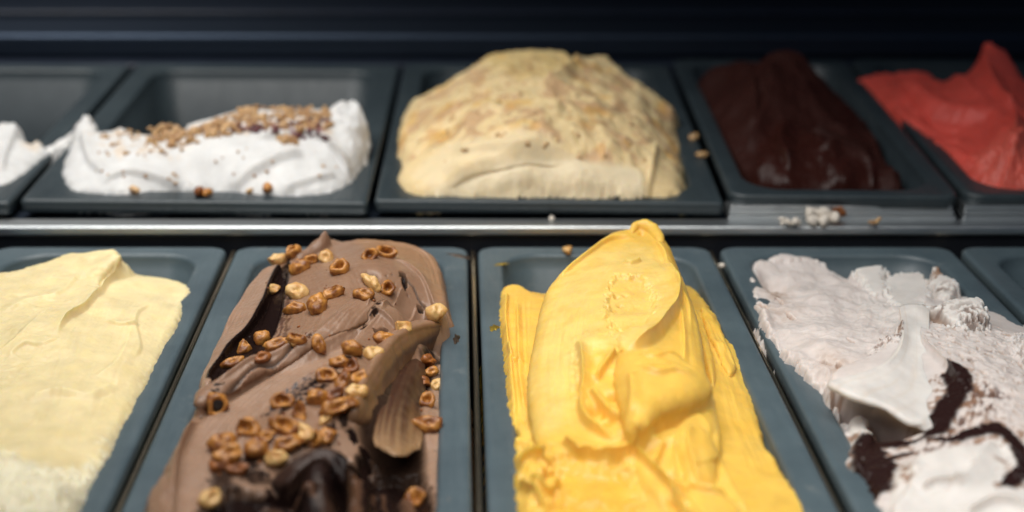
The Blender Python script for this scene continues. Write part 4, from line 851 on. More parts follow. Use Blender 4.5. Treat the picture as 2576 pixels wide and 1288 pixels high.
    loft(F, 'smooth_fold', [
        [(2262, 778, .0170), (2282, 772, .0195), (2300, 770, .0205), (2318, 772, .0200), (2336, 780, .0180)],
        [(2264, 815, .0205), (2283, 818, .0190), (2302, 820, .0180), (2320, 822, .0178), (2338, 828, .0175)],
        [(2262, 862, .0215), (2282, 874, .0182), (2302, 878, .0168), (2324, 880, .0165), (2342, 884, .0180)],
        [(2226, 912, .0205), (2264, 928, .0172), (2302, 936, .0148), (2338, 936, .0145), (2372, 930, .0155)],
        [(2150, 945, .0195), (2222, 966, .0178), (2292, 988, .0138), (2344, 994, .0125), (2396, 972, .0135)],
        [(2098, 958, .0190), (2170, 982, .0185), (2252, 1014, .0152), (2318, 1044, .0118), (2396, 1014, .0122)],
        [(2083, 966, .0182), (2150, 997, .0186), (2232, 1024, .0160), (2296, 1062, .0122), (2374, 1056, .0100)],
        [(2088, 975, .0168), (2148, 1003, .0172), (2226, 1030, .0148), (2288, 1068, .0110), (2350, 1096, .0075)]], o.data.materials[0], o, .0036, cw, 80, 70, wob=.0003)
    return F
F_cookie = make_cookie()

# ------------------------------------------------------------------ back row
WH = (0.67, 0.665, 0.65)
def make_white():
    F = Field([(186, 322, .012), (196, 296, .022), (210, 280, .026), (232, 290, .024), (250, 328, .016), (280, 322, .018), (310, 315, .020), (340, 330, .018), (404, 334, .018), (452, 324, .020), (476, 304, .024), (537, 290, .027), (600, 270, .031), (694, 271, .031), (784, 269, .031), (829, 270, .031), (878, 254, .034), (912, 280, .030), (919, 315, .024), (912, 370, .014), (898, 398, .010), (889, 432, .006), (874, 458, .003), (829, 484, .001), (735, 495, .0005), (627, 494, -.001), (546, 488, -.003), (460, 484, -.004), (381, 490, -.002), (313, 491, .0005), (246, 485, .001), (188, 480, .001), (164, 462, .001), (156, 425, .003), (168, 380, .007), (180, 350, .010)],
              [(215, 340, .018), (250, 400, .012), (320, 400, .014), (420, 400, .015), (540, 380, .019), (650, 350, .024), (760, 360, .023), (840, 380, .018), (880, 320, .026), (600, 440, .009), (760, 450, .009), (350, 450, .007), (220, 450, .005)],
              sx=.0009, sy=.0006, pl=BACK, ragged=(.0018, .007), edge=.007, fall=2.2, seed=71, lam=1e-3, k=1.3)
    one = np.ones_like(F.X); F.paint(one, WH)
    F.Z += .0012 * fbm(F.X, F.Y, .02, 4, 2)
    F.lip([(560, 460, .008), (640, 430, .012), (720, 405, .016), (770, 390, .019)], .0040, .018, drop=.005, side=1); F.lip([(250, 470, .003), (300, 450, .006), (420, 435, .010), (520, 440, .010)], .0035, .014, drop=.004, side=1)
    F.lip([(820, 370, .02), (860, 400, .014), (885, 430, .008)], .006, .014, drop=.004, ov=.002, side=1); F.lip([(205, 330, .016), (225, 400, .011), (270, 450, .006)], .0035, .012, drop=.004, side=1)
    F.lip([(700, 490, .001), (780, 460, .006), (850, 445, .006)], .003, .012, drop=.004, side=1); F.lip([(640, 360, .022), (740, 345, .024), (830, 365, .02)], .004, .014, drop=.004, side=1)
    F.blob(890, 275, .03, .012, .012, .004); F.blob(700, 400, .016, .03, .012, .002)
    F.rough(F.area([(830, 260, .03), (920, 260, .03), (920, 400, .012), (880, 390, .012)], .004), .004, .016, 6, True, 2)
    n = fbm(F.X, F.Y, .01, 8, 3)
    F.paint(.55 * F.area([(470, 330, .02), (560, 300, .026), (690, 285, .03), (800, 300, .028), (830, 350, .022), (720, 340, .024), (620, 340, .024), (520, 350, .02)], .006, .005) * sstep(-.3, .3, n), (.66, .42, .20))
    F.paint(.4 * F.area([(230, 300, .022), (300, 330, .017), (450, 340, .018), (460, 390, .015), (350, 400, .013), (260, 390, .013)], .006, .006) * sstep(-.1, .4, n), (.68, .45, .22))
    for p, w in (([(585, 330, .025), (620, 323, .026), (660, 330, .026)], .0030), ([(470, 332, .02), (510, 335, .021), (550, 325, .023)], .0022), ([(660, 305, .028), (690, 318, .027), (720, 332, .025), (735, 352, .0235)], .0030), ([(790, 335, .025), (815, 342, .023)], .003), ([(190, 292, .022), (200, 290, .024)], .003)):
        q = F.line(p, w, (.2, .2), .003); F.paint(.8 * q, (.20, .035, .045))
    F.finish_edge()
    o = F.build('white_gelato', gelato_mat('white_gelato', .35, (.006, .005, .004), .5, .2, 500), cut=.0035)
    tag(o, 'white gelato with golden crumble and dark red streaks, filling only the front of its pan', 'gelato')
    return F
F_white = make_white()
def make_plain_white():
    F = Field([(-160, 330, .008), (-80, 315, .012), (0, 309, .015), (22, 303, .0185), (40, 300, .020), (48, 318, .016), (56, 345, .010), (76, 355, .008), (90, 344, .009), (104, 352, .007), (122, 374, .004), (112, 386, .003), (88, 410, .002), (60, 438, .001), (32, 458, .0005), (0, 471, .000), (-60, 480, 0), (-160, 480, 0)],
              [(20, 360, .011), (40, 400, .006), (-20, 420, .006), (-40, 360, .012)], sx=.0009, sy=.0007, pl=BACK, ragged=(.0012, .007), edge=.006, fall=2.2, seed=72)
    F.paint(np.ones_like(F.X), WH); F.Z += .001 * fbm(F.X, F.Y, .015, 4, 3)
    F.lip([(40, 310, .018), (20, 370, .01), (0, 440, .003)], .004, .012, drop=.004, side=-1)
    F.paint(.35 * F.area([(60, 345, .01), (110, 350, .007), (90, 380, .005), (60, 370, .008)], .004, .004), (.66, .45, .22))
    F.finish_edge()
    o = F.build('white_gelato', bpy.data.materials['white_gelato'], cut=.0035); tag(o, 'small heap of white gelato with a pointed tip, cut off at the left edge', 'gelato')
    # the smear dragged over the two pan rims
    G = Field([(112, 376, .001), (128, 366, .0025), (150, 352, .003), (172, 336, .003), (190, 322, .003), (196, 330, .0025), (180, 350, .002), (165, 368, .0018), (140, 378, .0015), (122, 384, .001)], [(160, 355, .004), (135, 370, .003)], sx=.0008, sy=.0007, pl=BACK, ragged=(.0018, .005), edge=.003, fall=3, seed=73)
    G.paint(np.ones_like(G.X), WH); G.rough(np.ones_like(G.X), .002, .006, 4); G.finish_edge()
    o = G.build('gelato_smear', bpy.data.materials['white_gelato'], cut=.004); tag(o, 'thin streak of white gelato dragged over the rims between the two pans of white gelato', 'smear')
make_plain_white()

TN = (0.78, 0.600, 0.320); TNL = (0.80, 0.675, 0.45); TNB = (0.56, 0.345, 0.185); TNO = (0.74, 0.40, 0.06)
def make_tan():
    F = Field([(1024, 256, .010), (1060, 234, .016), (1096, 214, .022), (1140, 186, .030), (1186, 160, .038), (1215, 138, .044), (1253, 122, .049), (1320, 117, .051), (1387, 119, .051), (1430, 127, .050), (1452, 141, .047), (1475, 136, .048), (1500, 129, .0485), (1530, 128, .048), (1556, 155, .042), (1590, 188, .034), (1626, 212, .028), (1670, 244, .020), (1706, 278, .012), (1700, 308, .008), (1714, 345, .005), (1714, 372, .004), (1722, 425, .003), (1719, 468, .003), (1701, 485, .003), (1611, 491, .003), (1499, 490, .003), (1365, 486, .003), (1230, 486, .003), (1096, 484, .003), (1060, 483, .003), (1022, 472, .003), (998, 439, .003), (1010, 403, .004), (998, 367, .004), (1006, 313, .006)],
              [(1320, 190, .0475), (1200, 210, .040), (1450, 200, .045), (1110, 280, .026), (1600, 260, .028), (1320, 270, .043), (1450, 300, .039), (1200, 330, .034), (1570, 340, .030), (1320, 375, .031), (1100, 390, .020), (1630, 400, .020), (1180, 440, .014), (1320, 440, .015), (1500, 440, .015), (1450, 390, .027), (1650, 450, .010), (1060, 440, .010)],
              sx=.0008, sy=.0006, pl=BACK, ragged=(.0022, .016), edge=.009, fall=2.0, seed=81, k=1.35)
    one = np.ones_like(F.X); F.paint(one, TN); F.Z += .0015 * fbm(F.X, F.Y, .03, 4, 2)
    n1, n2 = fbm(F.X, F.Y, .022, 5, 4), fbm(F.X, F.Y, .03, 15, 3)
    up = F.area([(1000, 330, .01), (1100, 220, .022), (1250, 150, .045), (1500, 150, .047), (1640, 230, .026), (1715, 300, .01), (1700, 420, .006), (1560, 420, .022), (1400, 365, .032), (1250, 345, .036), (1100, 380, .020), (1010, 400, .006)], .006, .006)
    F.rough(up, .0036, .026, 6, False, 3); F.rough(up, .0003, .008, 7, False)
    F.paint(.8 * up * sstep(-.05, .35, n1), TNB)
    F.paint(.45 * up * sstep(.35, .65, n2), TNO)
    for px, py, rx in ((1240, 175, .010), (1130, 245, .012), (1110, 290, .012), (1515, 190, .008), (1465, 320, .009), (1550, 165, .007)):
        F.paint(.75 * F.blob(px, py, .035, rx, rx * 1.1, 1, mask=True) * sstep(-.3, .3, n1), TNO)
    F.paint(.6 * F.area([(1230, 125, .048), (1320, 118, .051), (1430, 128, .05), (1440, 180, .046), (1330, 200, .047), (1250, 180, .045)], .006, .006), (.66, .49, .20))
    F.lip([(1455, 140, .047), (1440, 165, .047), (1400, 200, .046), (1360, 220, .045)], .005, .015, drop=.005, side=1)
    F.lip([(1110, 470, .006), (1150, 455, .010), (1210, 425, .018), (1280, 398, .026), (1350, 386, .029), (1440, 392, .027)], .0062, .020, drop=.004, ov=.002, side=1, tap=(.15, .2))
    F.slab([(1068, 482, .004), (1130, 458, .009), (1220, 430, .016), (1300, 408, .022), (1380, 400, .0235), (1500, 410, .0215), (1600, 420, .018), (1620, 460, .010), (1600, 490, .004), (1400, 490, .004), (1200, 488, .004)], [(1320, 450, .015), (1450, 450, .0145)], mode='set', soft=.003, paint=TNL)
    F.lip([(1180, 300, .036), (1260, 250, .044), (1350, 250, .044), (1420, 290, .039)], .0030, .02, drop=.006, side=-1)
    F.lip([(1440, 330, .036), (1520, 300, .036), (1600, 320, .028), (1660, 360, .018)], .0030, .02, drop=.006, side=-1)
    F.lip([(1060, 340, .016), (1130, 300, .026), (1180, 250, .034)], .0026, .018, drop=.006, side=1)
    F.lip([(1130, 405, .018), (1200, 385, .025), (1300, 370, .032), (1380, 372, .032)], .003, .016, drop=.005, side=1)
    F.paint(.5 * F.area([(1040, 440, .008), (1130, 370, .022), (1300, 350, .034), (1420, 380, .029), (1300, 395, .027), (1180, 430, .016), (1090, 470, .006)], .005, .003), TNL)
    F.lip([(1650, 380, .014), (1640, 440, .010), (1625, 490, .004)], .003, .012, drop=.004, side=-1)
    pass
    F.finish_edge()
    o = F.build('crumble_gelato', gelato_mat('tan_gelato', .35, (.006, .004, .002), .5, .25, 500), cut=.0035)
    tag(o, 'big domed heap of tan gelato flecked with brown crumble, centre of the back row', 'gelato')
    return F
F_tan = make_tan()

def make_dark():
    F = Field([(1752, 212, .000), (1765, 190, .010), (1790, 170, .018), (1862, 156, .028), (1914, 146, .036), (1935, 128, .042), (1957, 122, .045), (1997, 134, .042), (2047, 179, .030), (2087, 214, .020), (2137, 260, .008), (2187, 310, -.002), (2214, 365, -.006), (2240, 415, -.006), (2268, 462, -.006), (2212, 478, -.010), (2100, 478, -.010), (1987, 476, -.010), (1912, 456, -.008), (1848, 405, -.006), (1803, 335, -.004), (1766, 262, -.002)],
              [(1960, 200, .034), (1880, 250, .022), (2050, 260, .018), (1900, 340, .008), (2100, 340, .006), (2000, 330, .012), (2000, 420, .002), (2120, 420, .004), (1930, 420, -.002)],
              sx=.0009, sy=.0008, pl=BACK, ragged=(.001, .008), edge=.005, fall=2.2, seed=91)
    F.paint(np.ones_like(F.X), (.036, .0100, .0072)); F.Z += .0035 * fbm(F.X, F.Y, .032, 4, 4)
    F.lip([(1940, 140, .042), (1935, 220, .03), (1915, 300, .016), (1870, 380, .002)], .006, .02, drop=.005, side=1); F.lip([(1990, 150, .04), (2030, 230, .024), (2080, 300, .012), (2160, 370, .0)], .006, .02, drop=.005, side=-1)
    F.lip([(2040, 340, .008), (2110, 355, .006), (2200, 385, -.002)], .008, .018, drop=.004, ov=.002, side=1); F.lip([(1980, 310, .014), (1960, 370, .007), (1990, 430, .002)], .007, .016, drop=.004, side=1)
    F.lip([(2060, 410, .002), (2120, 395, .004), (2180, 420, .0), (2200, 470, -.006)], .006, .014, drop=.005, side=-1); F.blob(1965, 350, .01, .012, .012, .005)
    for px, py, a in ((1940, 400, .006), (1990, 440, .007), (2060, 380, .006), (2130, 440, .006), (1890, 340, .005), (1860, 250, .006), (2010, 250, .005)): F.blob(px, py, .004, .010, .014, a)
    F.lip([(1880, 200, .024), (1900, 280, .018), (1880, 340, .008)], .006, .014, drop=.005, side=-1)
    F.lip([(2180, 320, -.001), (2225, 410, -.005), (2255, 470, -.006)], .003, .01, side=-1)
    F.wet = F.area([(1920, 330, .01), (2000, 320, .013), (2080, 390, .006), (2200, 440, -.004), (2180, 478, -.008), (1930, 460, -.004), (1910, 390, .002)], .005, .008)
    F.finish_edge()
    o = F.build('dark_chocolate_gelato', gelato_mat('dark_chocolate', .1, (.003, .001, .001), .6, .15, 500, spec=.16), cut=.0035)
    tag(o, 'very dark brown chocolate gelato rising to a peak in the back row', 'gelato')
make_dark()
RD = (.82, .110, .080)
def make_red():
    F = Field([(2152, 202, .004), (2175, 190, .008), (2212, 180, .012), (2262, 178, .013), (2312, 175, .014), (2338, 180, .013), (2358, 196, .010), (2408, 212, .010), (2440, 198, .016), (2457, 178, .024), (2462, 150, .034), (2468, 124, .043), (2500, 118, .046), (2528, 122, .045), (2545, 145, .040), (2558, 165, .034), (2590, 210, .024), (2660, 290, .010), (2720, 370, .002), (2780, 470, 0), (2700, 482, 0), (2576, 480, -.001), (2487, 472, -.002), (2437, 442, -.001), (2395, 408, 0), (2362, 380, .001), (2287, 320, .002), (2212, 256, .003)],
              [(2250, 240, .010), (2350, 300, .010), (2450, 280, .020), (2520, 260, .026), (2420, 360, .012), (2500, 380, .014), (2560, 420, .012), (2600, 350, .018)],
              sx=.0009, sy=.0007, pl=BACK, ragged=(.0012, .006), edge=.006, fall=2.4, seed=95, k=1.3)
    F.paint(np.ones_like(F.X), RD); F.Z += .0015 * fbm(F.X, F.Y, .03, 4, 2)
    F.lip([(2240, 205, .012), (2290, 240, .014), (2340, 270, .016), (2400, 285, .018), (2450, 280, .021), (2500, 268, .025)], .010, .026, drop=.008, ov=.002, side=1, tap=(.2, .25))
    F.slab([(2240, 225, .008), (2290, 258, .008), (2350, 288, .009), (2430, 300, .012), (2490, 300, .016), (2500, 350, .012), (2460, 400, .006), (2400, 380, .003), (2320, 310, .003)], [(2400, 330, .004)], mode='set', soft=.006)
    F.lip([(2475, 130, .043), (2480, 180, .032), (2510, 230, .028), (2560, 280, .024)], .006, .018, drop=.006, side=1)
    F.lip([(2235, 262, .006), (2300, 320, .004), (2380, 385, .002)], .004, .008, drop=.004, side=1)
    F.lip([(2540, 280, .025), (2555, 330, .02), (2540, 390, .014), (2500, 450, .004)], .008, .018, drop=.006, ov=.001, side=1); F.lip([(2580, 350, .018), (2545, 420, .010), (2520, 470, .002)], .006, .012, drop=.004, side=1)
    F.lip([(2440, 430, .002), (2500, 410, .008), (2560, 400, .012)], .005, .012, drop=.004, side=-1)
    F.lip([(2330, 190, .013), (2400, 225, .013), (2440, 250, .018), (2480, 250, .026)], .004, .014, drop=.005, side=-1)
    F.lip([(2290, 300, .006), (2350, 330, .006), (2430, 345, .009)], .003, .012, drop=.005, side=1)
    F.rough(F.area([(2420, 400, .004), (2600, 380, .014), (2700, 470, .002), (2480, 470, 0)], .006), .003, .010, 5)
    F.rough(np.ones_like(F.X), .0006, .006, 7, False)
    F.paint(.5 * F.area([(2460, 400, .006), (2580, 340, .018), (2650, 400, .01), (2600, 470, .002), (2480, 470, 0)], .01, .006), (.70, .16, .11))
    F.finish_edge()
    o = F.build('red_berry_gelato', gelato_mat('red_gelato', .3, (.006, .002, .001), .42, .15, 500), cut=.0035)
    tag(o, 'bright red berry gelato with a curled peak at the right edge', 'gelato')
make_red()
# ------------------------------------------------------------------ caramelised hazelnuts on the chocolate gelato
M_nut = nut_mat('caramel_nut', (.60, .265, .052), (.19, .056, .008), (.38, .64))
M_nut_pale = nut_mat('blanched_nut', (.72, .46, .18), (.50, .22, .045), (.30, .58))
M_nut_dark = nut_mat('dark_caramel_nut', (.34, .110, .016), (.10, .026, .005), (.36, .64))
M_choc_fill = plain_mat('melted_chocolate', (.014, .007, .005), .6, .3)
PROF = {  # radius, height round the axis; unit nut is about 1 across
    'ring': [(.0, -.30), (.24, -.30), (.42, -.18), (.50, .04), (.47, .22), (.37, .30), (.27, .26), (.20, .12), (.15, -.06), (.0, -.12)],
    'cup': [(.0, -.44), (.24, -.42), (.43, -.26), (.51, -.02), (.50, .16), (.43, .28), (.32, .28), (.22, .17), (.12, .04), (.0, .0)],
    'half': [(.0, -.40), (.26, -.38), (.44, -.20), (.50, .04), (.46, .20), (.37, .30), (.24, .33), (.13, .29), (.06, .24), (.0, .22)],
    'lump': [(.0, -.46), (.22, -.43), (.41, -.28), (.50, -.02), (.47, .22), (.36, .36), (.20, .43), (.10, .42), (.0, .38)],
}
def nut_mesh(kind, seed, stretch=1.0, bend=0.0, mat=None, wob=.13):
    r = rngs(seed); prof = spline(PROF[kind], 2); n = 18; V = []; F = []
    ph = r.uniform(0, 6.28, 6); am = r.uniform(.3, 1, 6)
    for i, (rad, z) in enumerate(prof):
        if i in (0, len(prof) - 1): V.append((0, 0, z)); continue
        for k in range(n):
            a = 2 * math.pi * k / n
            w = 1 + wob * (am[0] * math.sin(2 * a + ph[0]) + .7 * am[1] * math.sin(3 * a + ph[1]) + .5 * am[2] * math.sin(5 * a + ph[2] + z * 6))
            zz = z + wob * .9 * rad * (am[3] * math.sin(a + ph[3]) + am[4] * math.sin(2 * a + ph[4]) + .6 * am[5] * math.sin(4 * a + ph[5]))
            x, y = rad * w * math.cos(a) * stretch, rad * w * math.sin(a) / math.sqrt(stretch)
            zz += bend * x * x - bend * .1
            V.append((x, y, zz))
    m = len(prof); ring = lambda i: 1 + (i - 1) * n
    for k in range(n): F.append((0, ring(1) + (k + 1) % n, ring(1) + k))
    for i in range(1, m - 2):
        for k in range(n): F.append((ring(i) + k, ring(i) + (k + 1) % n, ring(i + 1) + (k + 1) % n, ring(i + 1) + k))
    top = len(V) - 1
    for k in range(n): F.append((ring(m - 2) + k, ring(m - 2) + (k + 1) % n, top))
    V = np.array(V); d = fbm(V[:, 0] * 1.0 + V[:, 2] * .7 + seed, V[:, 1] + V[:, 2] * .5, .42, seed, 3)
    d2 = fbm(V[:, 0] - V[:, 2] * .6 + 3, V[:, 1] + 7, .2, seed + 3, 2); V *= (1 + .17 * d + .06 * d2)[:, None]
    return V, F
from mathutils import Matrix, Vector
def place_nut(fld, px, py, size_px, kind, tone, label, seed, stretch=1.0, tilt=0.0, spin=None, sink=.17, name='hazelnut_piece', group='caramelised hazelnut pieces on the chocolate gelato', cat='nut', lift=0.0):
    r = rngs(1000 + seed)
    p, n = fld.hit(px, py + .22 * size_px)
    depth = p[1] * ct + (CAMH - p[2]) * st
    s = .94 * size_px / FOC * depth
    V, F = nut_mesh(kind, seed, stretch, bend=r.uniform(-.3, .5) if stretch > 1.15 else 0)
    if seed % 2 and 'ring' not in kind:                                  # broken on one side
        a = r.uniform(0, 6.28); cn = np.array([math.cos(a), math.sin(a), r.uniform(-.5, .5)]); cn /= np.linalg.norm(cn)
        dd = V @ cn - r.uniform(.10, .28); jag = .05 * fbm(V[:, 0] * 1.0, V[:, 1] + V[:, 2], .16, seed, 2)
        V = V - np.maximum(dd + jag, 0)[:, None] * cn * .92
    o = mesh_obj(name, V * s, F, {'n': M_nut, 'p': M_nut_pale, 'd': M_nut_dark}[tone])
    nv = Vector(n).lerp(Vector((0, -.25, 1)), .4).normalized()
    q = Vector((0, 0, 1)).rotation_difference(nv).to_matrix()
    sp = r.uniform(0, 6.28) if spin is None else spin
    ax = Matrix.Rotation(tilt, 3, 'X') @ Matrix.Rotation(r.uniform(-.18, .18), 3, 'Y') @ Matrix.Rotation(sp, 3, 'Z')
    o.rotation_euler = (q @ ax).to_euler()
    o.location = Vector(p) + nv * s * (sink + lift)
    tag(o, label, cat, group)
    return o
NUTS = [  # px, py, width, kind, tone, stretch, tilt, spin, label
 (741,632,48,'ring','n',1.0,.5,0,'round ring shaped hazelnut at the upper left of the topmost cluster'),
 (699,653,44,'half','p',1.25,.2,0,'pale hazelnut half lying over the top of the dark sauce slit'),
 (754,672,50,'lump','n',1.1,.3,.4,'shiny lumpy hazelnut at the lower side of the topmost cluster'),
 (786,655,40,'cup','n',1.0,.9,.5,'brown hazelnut piece standing on edge in the middle of the topmost cluster'),
 (824,646,42,'half','p',1.15,.8,1.2,'pale hazelnut shell with a dark hollow, right end of the topmost cluster'),
 (856,671,52,'ring','n',1.05,.35,0,'flat open hazelnut ring just right of the topmost cluster'),
 (929,640,40,'cup','n',1.2,1.0,.9,'curved hazelnut fragment on the dome, left one of the pair near the rear edge'),
 (970,633,48,'ring','n',1.25,.5,.2,'oval hazelnut ring on the dome, right one of the pair near the rear edge'),
 (931,706,44,'half','p',1.5,.3,2.4,'long pale hazelnut piece beside the black hole in the dome'),
 (972,722,42,'ring','n',1.0,.5,0,'small hazelnut ring right of the long pale piece near the black hole'),
 (915,738,46,'half','n',1.25,.4,2.8,'bumpy brown hazelnut at the upper end of the long roll'),
 (682,727,36,'half','p',1.45,.3,.4,'small oblong hazelnut perched on the edge of the dark slit'),
 (751,730,56,'half','p',1.1,.7,2.6,'large pale broken hazelnut half between the dark slit and the biggest knobbly nut'),
 (740,772,50,'half','n',1.45,.3,2.7,'smooth oval hazelnut lying under the large pale broken half'),
 (801,766,62,'lump','n',1.05,.3,1,'biggest knobbly caramel hazelnut with a white glint on the dome'),
 (838,734,50,'half','n',1.4,.4,.35,'oblong hazelnut touching the big knobbly one from the upper right'),
 (1094,781,52,'lump','p',1.0,.2,0,'pale round hazelnut on the knob at the right edge of the chocolate'),
 (1003,820,52,'half','p',1.3,.3,.35,'smooth golden oval hazelnut where the curled flap begins'),
 (965,850,52,'lump','n',1.2,.5,.3,'cracked hazelnut with dark seams just below the smooth golden oval one'),
 (885,876,52,'lump','n',1.0,.3,2,'chunky hazelnut on the roll at the upper left of the central cluster'),
 (934,888,52,'lump','p',1.05,.3,.6,'large pale rounded hazelnut leaning on the curled flap'),
 (989,871,24,'half','n',1.3,.6,1.3,'tiny hazelnut chip sticking to the face of the curled flap'),
 (801,862,44,'half','n',1.35,.7,2.3,'hazelnut half standing on the crest of the long roll'),
 (750,843,48,'cup','n',1.2,.5,.2,'hazelnut with a purple brown hollow behind the crest of the roll'),
 (700,864,50,'half','n',1.45,.4,.3,'flat oblong hazelnut left of the white chip behind the roll'),
 (738,862,26,'half','p',1.3,.2,.3,'small white hazelnut chip tucked behind the crest of the roll'),
 (660,848,46,'lump','n',1.0,.3,.2,'bright rounded hazelnut at the right of the pair in the dark slit'),
 (621,866,50,'half','n',1.3,.6,.9,'tilted hazelnut at the left of the pair in the dark slit'),
 (587,910,44,'half','n',1.4,.5,.5,'single hazelnut low in the dark slit near its lower tip'),
 (654,896,40,'half','d',1.5,.3,.4,'flat dark hazelnut flake lying along the roll beside the slit'),
 (852,908,40,'half','n',1.4,.5,.2,'slim hazelnut flake on the left of the middle of the central cluster'),
 (880,918,48,'cup','d',1.1,.5,0,'dark centred hazelnut in the middle of the central cluster'),
 (824,942,52,'cup','n',1.05,.5,0,'open cup shaped hazelnut at the left of the central cluster'),
 (1072,905,40,'lump','d',1.1,.3,0,'dark hazelnut in the shade at the top of the right wall strip'),
 (863,955,46,'half','n',1.3,.7,1,'folded hazelnut piece right of the open cup in the central cluster'),
 (905,947,46,'half','n',1.4,.4,.5,'smooth slanted hazelnut half close to the edge of the curled flap'),
 (897,982,52,'half','p',1.1,.2,.2,'whitest round hazelnut slice, beside the curled flap'),
 (798,999,56,'lump','n',1.0,.2,0,'wrinkled round hazelnut between speckled sauce and the central cluster'),
 (842,990,44,'half','d',1.3,.4,.5,'dark red brown hazelnut wedged behind the long creased one'),
 (850,1020,74,'half','n',1.45,.4,.55,'long creased hazelnut half, the largest of the central cluster'),
 (711,1006,56,'cup','n',1.05,.7,0,'hollow hazelnut cup with a dark rim above the pair by the speckled sauce'),
 (750,1032,50,'half','n',1.3,.9,1.9,'ridged hazelnut standing upright next to the hollow cup'),
 (537,1021,62,'cup','n',1.0,.7,0,'lone ringed hazelnut with a black centre on the left rim lip'),
 (624,1072,64,'cup','n',1.1,.6,2.6,'deep hazelnut cup at the upper left of the front cluster'),
 (715,1067,64,'cup','n',1.15,.45,2.9,'wide shallow hazelnut cup at the top of the front cluster'),
 (671,1097,46,'half','n',1.3,.4,.2,'hazelnut piece between the two cups of the front cluster'),
 (564,1112,70,'lump','n',1.15,.3,0,'big smooth hazelnut at the left end of the front cluster'),
 (586,1138,70,'half','n',1.4,.4,.4,'slanted hazelnut below the big smooth one of the front cluster'),
 (645,1123,62,'lump','n',1.15,.3,.3,'glossy hazelnut with a light stripe in the middle of the front cluster'),
 (754,1084,62,'half','p',1.25,.3,2.8,'pale upper hazelnut on the right side of the front cluster'),
 (722,1110,60,'half','n',1.35,.4,.5,'hazelnut lying under the pale upper one in the front cluster'),
 (784,1098,52,'cup','n',1.2,.7,.6,'folded hazelnut in the right half of the front cluster'),
 (818,1094,50,'lump','n',1.1,.3,.8,'rounded hazelnut at the right end of the front cluster, by the dark fold'),
 (818,1052,34,'half','p',1.25,.3,.9,'small pale hazelnut poking out between the two dark sauce patches'),
 (557,1168,54,'lump','d',1.1,.3,.4,'dark lumpy hazelnut at the lower left of the front cluster'),
 (692,1147,56,'lump','p',1.15,.3,.5,'pale rounded hazelnut at the bottom of the front cluster'),
 (598,1178,44,'half','d',1.3,.3,.1,'nearly buried dark hazelnut under the front cluster'),
 (528,1248,60,'half','p',1.2,.4,.5,'separate pale hazelnut half low at the left, by the frame edge'),
 (1084,932,34,'half','n',1.2,.6,.4,'small hazelnut crumb on the right wall strip under the shaded one'),
 (1064,962,40,'lump','d',1.1,.4,0,'darkest hazelnut beside the fan shaped scallop'),
 (1097,966,36,'half','p',1.2,.6,1.2,'pale hazelnut pip just above the ring on the right wall strip'),
 (1074,1005,50,'ring','n',1.0,.5,0,'neat hazelnut ring on the right wall strip'),
 (1077,1064,60,'half','n',1.35,.35,0,'leaf shaped hazelnut shell at the corner of the fan shaped scallop'),
 (1051,1256,62,'cup','n',1.3,.5,2.5,'curved hazelnut shell at the very front, right of the dark hollow'),
]
for k, (px, py, w, kind, tone, sf, tl, sp, lab) in enumerate(NUTS):
    o = place_nut(F_choc, px, py, w, kind, tone, lab, 200 + k, sf, tl, sp, lift=.42 if 'black centre' in lab else 0)
    if 'black centre' in lab:      # melted chocolate filling the hollow
        s = w / FOC * .9; V, F = nut_mesh('lump', 900 + k, 1.0, wob=.15)
        mesh_obj('chocolate_filling', V * s * np.array([.44, .40, .22]) + np.array([0, 0, .10 * s]), F, M_choc_fill, o)

r = rngs(77); sp_dust = []
for k in range(90):
    a = NUTS[r.randint(len(NUTS))]; sp_dust.append((a[0] + r.normal(0, 22), min(1270, a[1] + r.normal(8, 18)), r.uniform(.0004, .0011)))
# ------------------------------------------------------------------ crumble and crumbs
M_crumb = nut_mat('biscuit_crumb', (.62, .40, .19), (.28, .13, .045), (.35, .62))
M_crumb_white = plain_mat('dried_cream', (.66, .60, .52), .6, .1)
def crumb_geo(r, s):
    import bmesh
    bm = bmesh.new(); bmesh.ops.create_icosphere(bm, subdivisions=2, radius=s)
    for v in bm.verts: v.co *= 1 + r.uniform(-.3, .3)
    e = r.uniform(.7, 1.3, 3)
    for v in bm.verts: v.co.x *= e[0]; v.co.y *= e[1]; v.co.z *= e[2]
    V = [tuple(v.co) for v in bm.verts]; F = [tuple(v.index for v in f.verts) for f in bm.faces]; bm.free()
    return np.array(V), F
def crumb_heap(name, fld, spots, mat, label, seed, up=.4):
    r = rngs(seed); VV, FF = [], []; n = 0
    for px, py, s in spots:
        p, nn = fld.hit(px, py); V, F = crumb_geo(r, s)
        V = V + p + nn * s * up
        VV.append(V); FF += [tuple(i + n for i in f) for f in F]; n += len(V)
    V = np.concatenate(VV); c = V.mean(0)
    o = mesh_obj(name, V - c, FF, mat); o.location = c
    return tag(o, label, 'crumble', kind='stuff')
crumb_heap('nut_dust', F_choc, sp_dust, M_nut_dark, 'fine brown nut dust and skin flakes between the hazelnut pieces', 9)
r = rngs(3)
sp = [(x, y, r.uniform(.0010, .0030)) for x, y in zip(r.uniform(465, 835, 250), r.uniform(0, 1, 250)) for x, y in [(x, 326 - 56 * sstep(470, 640, x) + (14 + 40 * sstep(470, 600, x)) * y ** 1.5 + 4)]]
sp += [(r.normal(425, 26), r.normal(347, 12), r.uniform(.0014, .0032)) for k in range(50)] + [(r.normal(730, 14), r.normal(352, 6), r.uniform(.0014, .0035)) for k in range(10)]
sp += [(r.uniform(235, 470), r.uniform(325, 390), r.uniform(.0008, .0018)) for k in range(40)] + [(r.uniform(190, 860), r.uniform(370, 470), r.uniform(.0006, .0014)) for k in range(26)]
crumb_heap('golden_crumble', F_white, sp, M_crumb, 'golden biscuit crumble scattered along the crest of the white gelato', 5)
r = rngs(4)
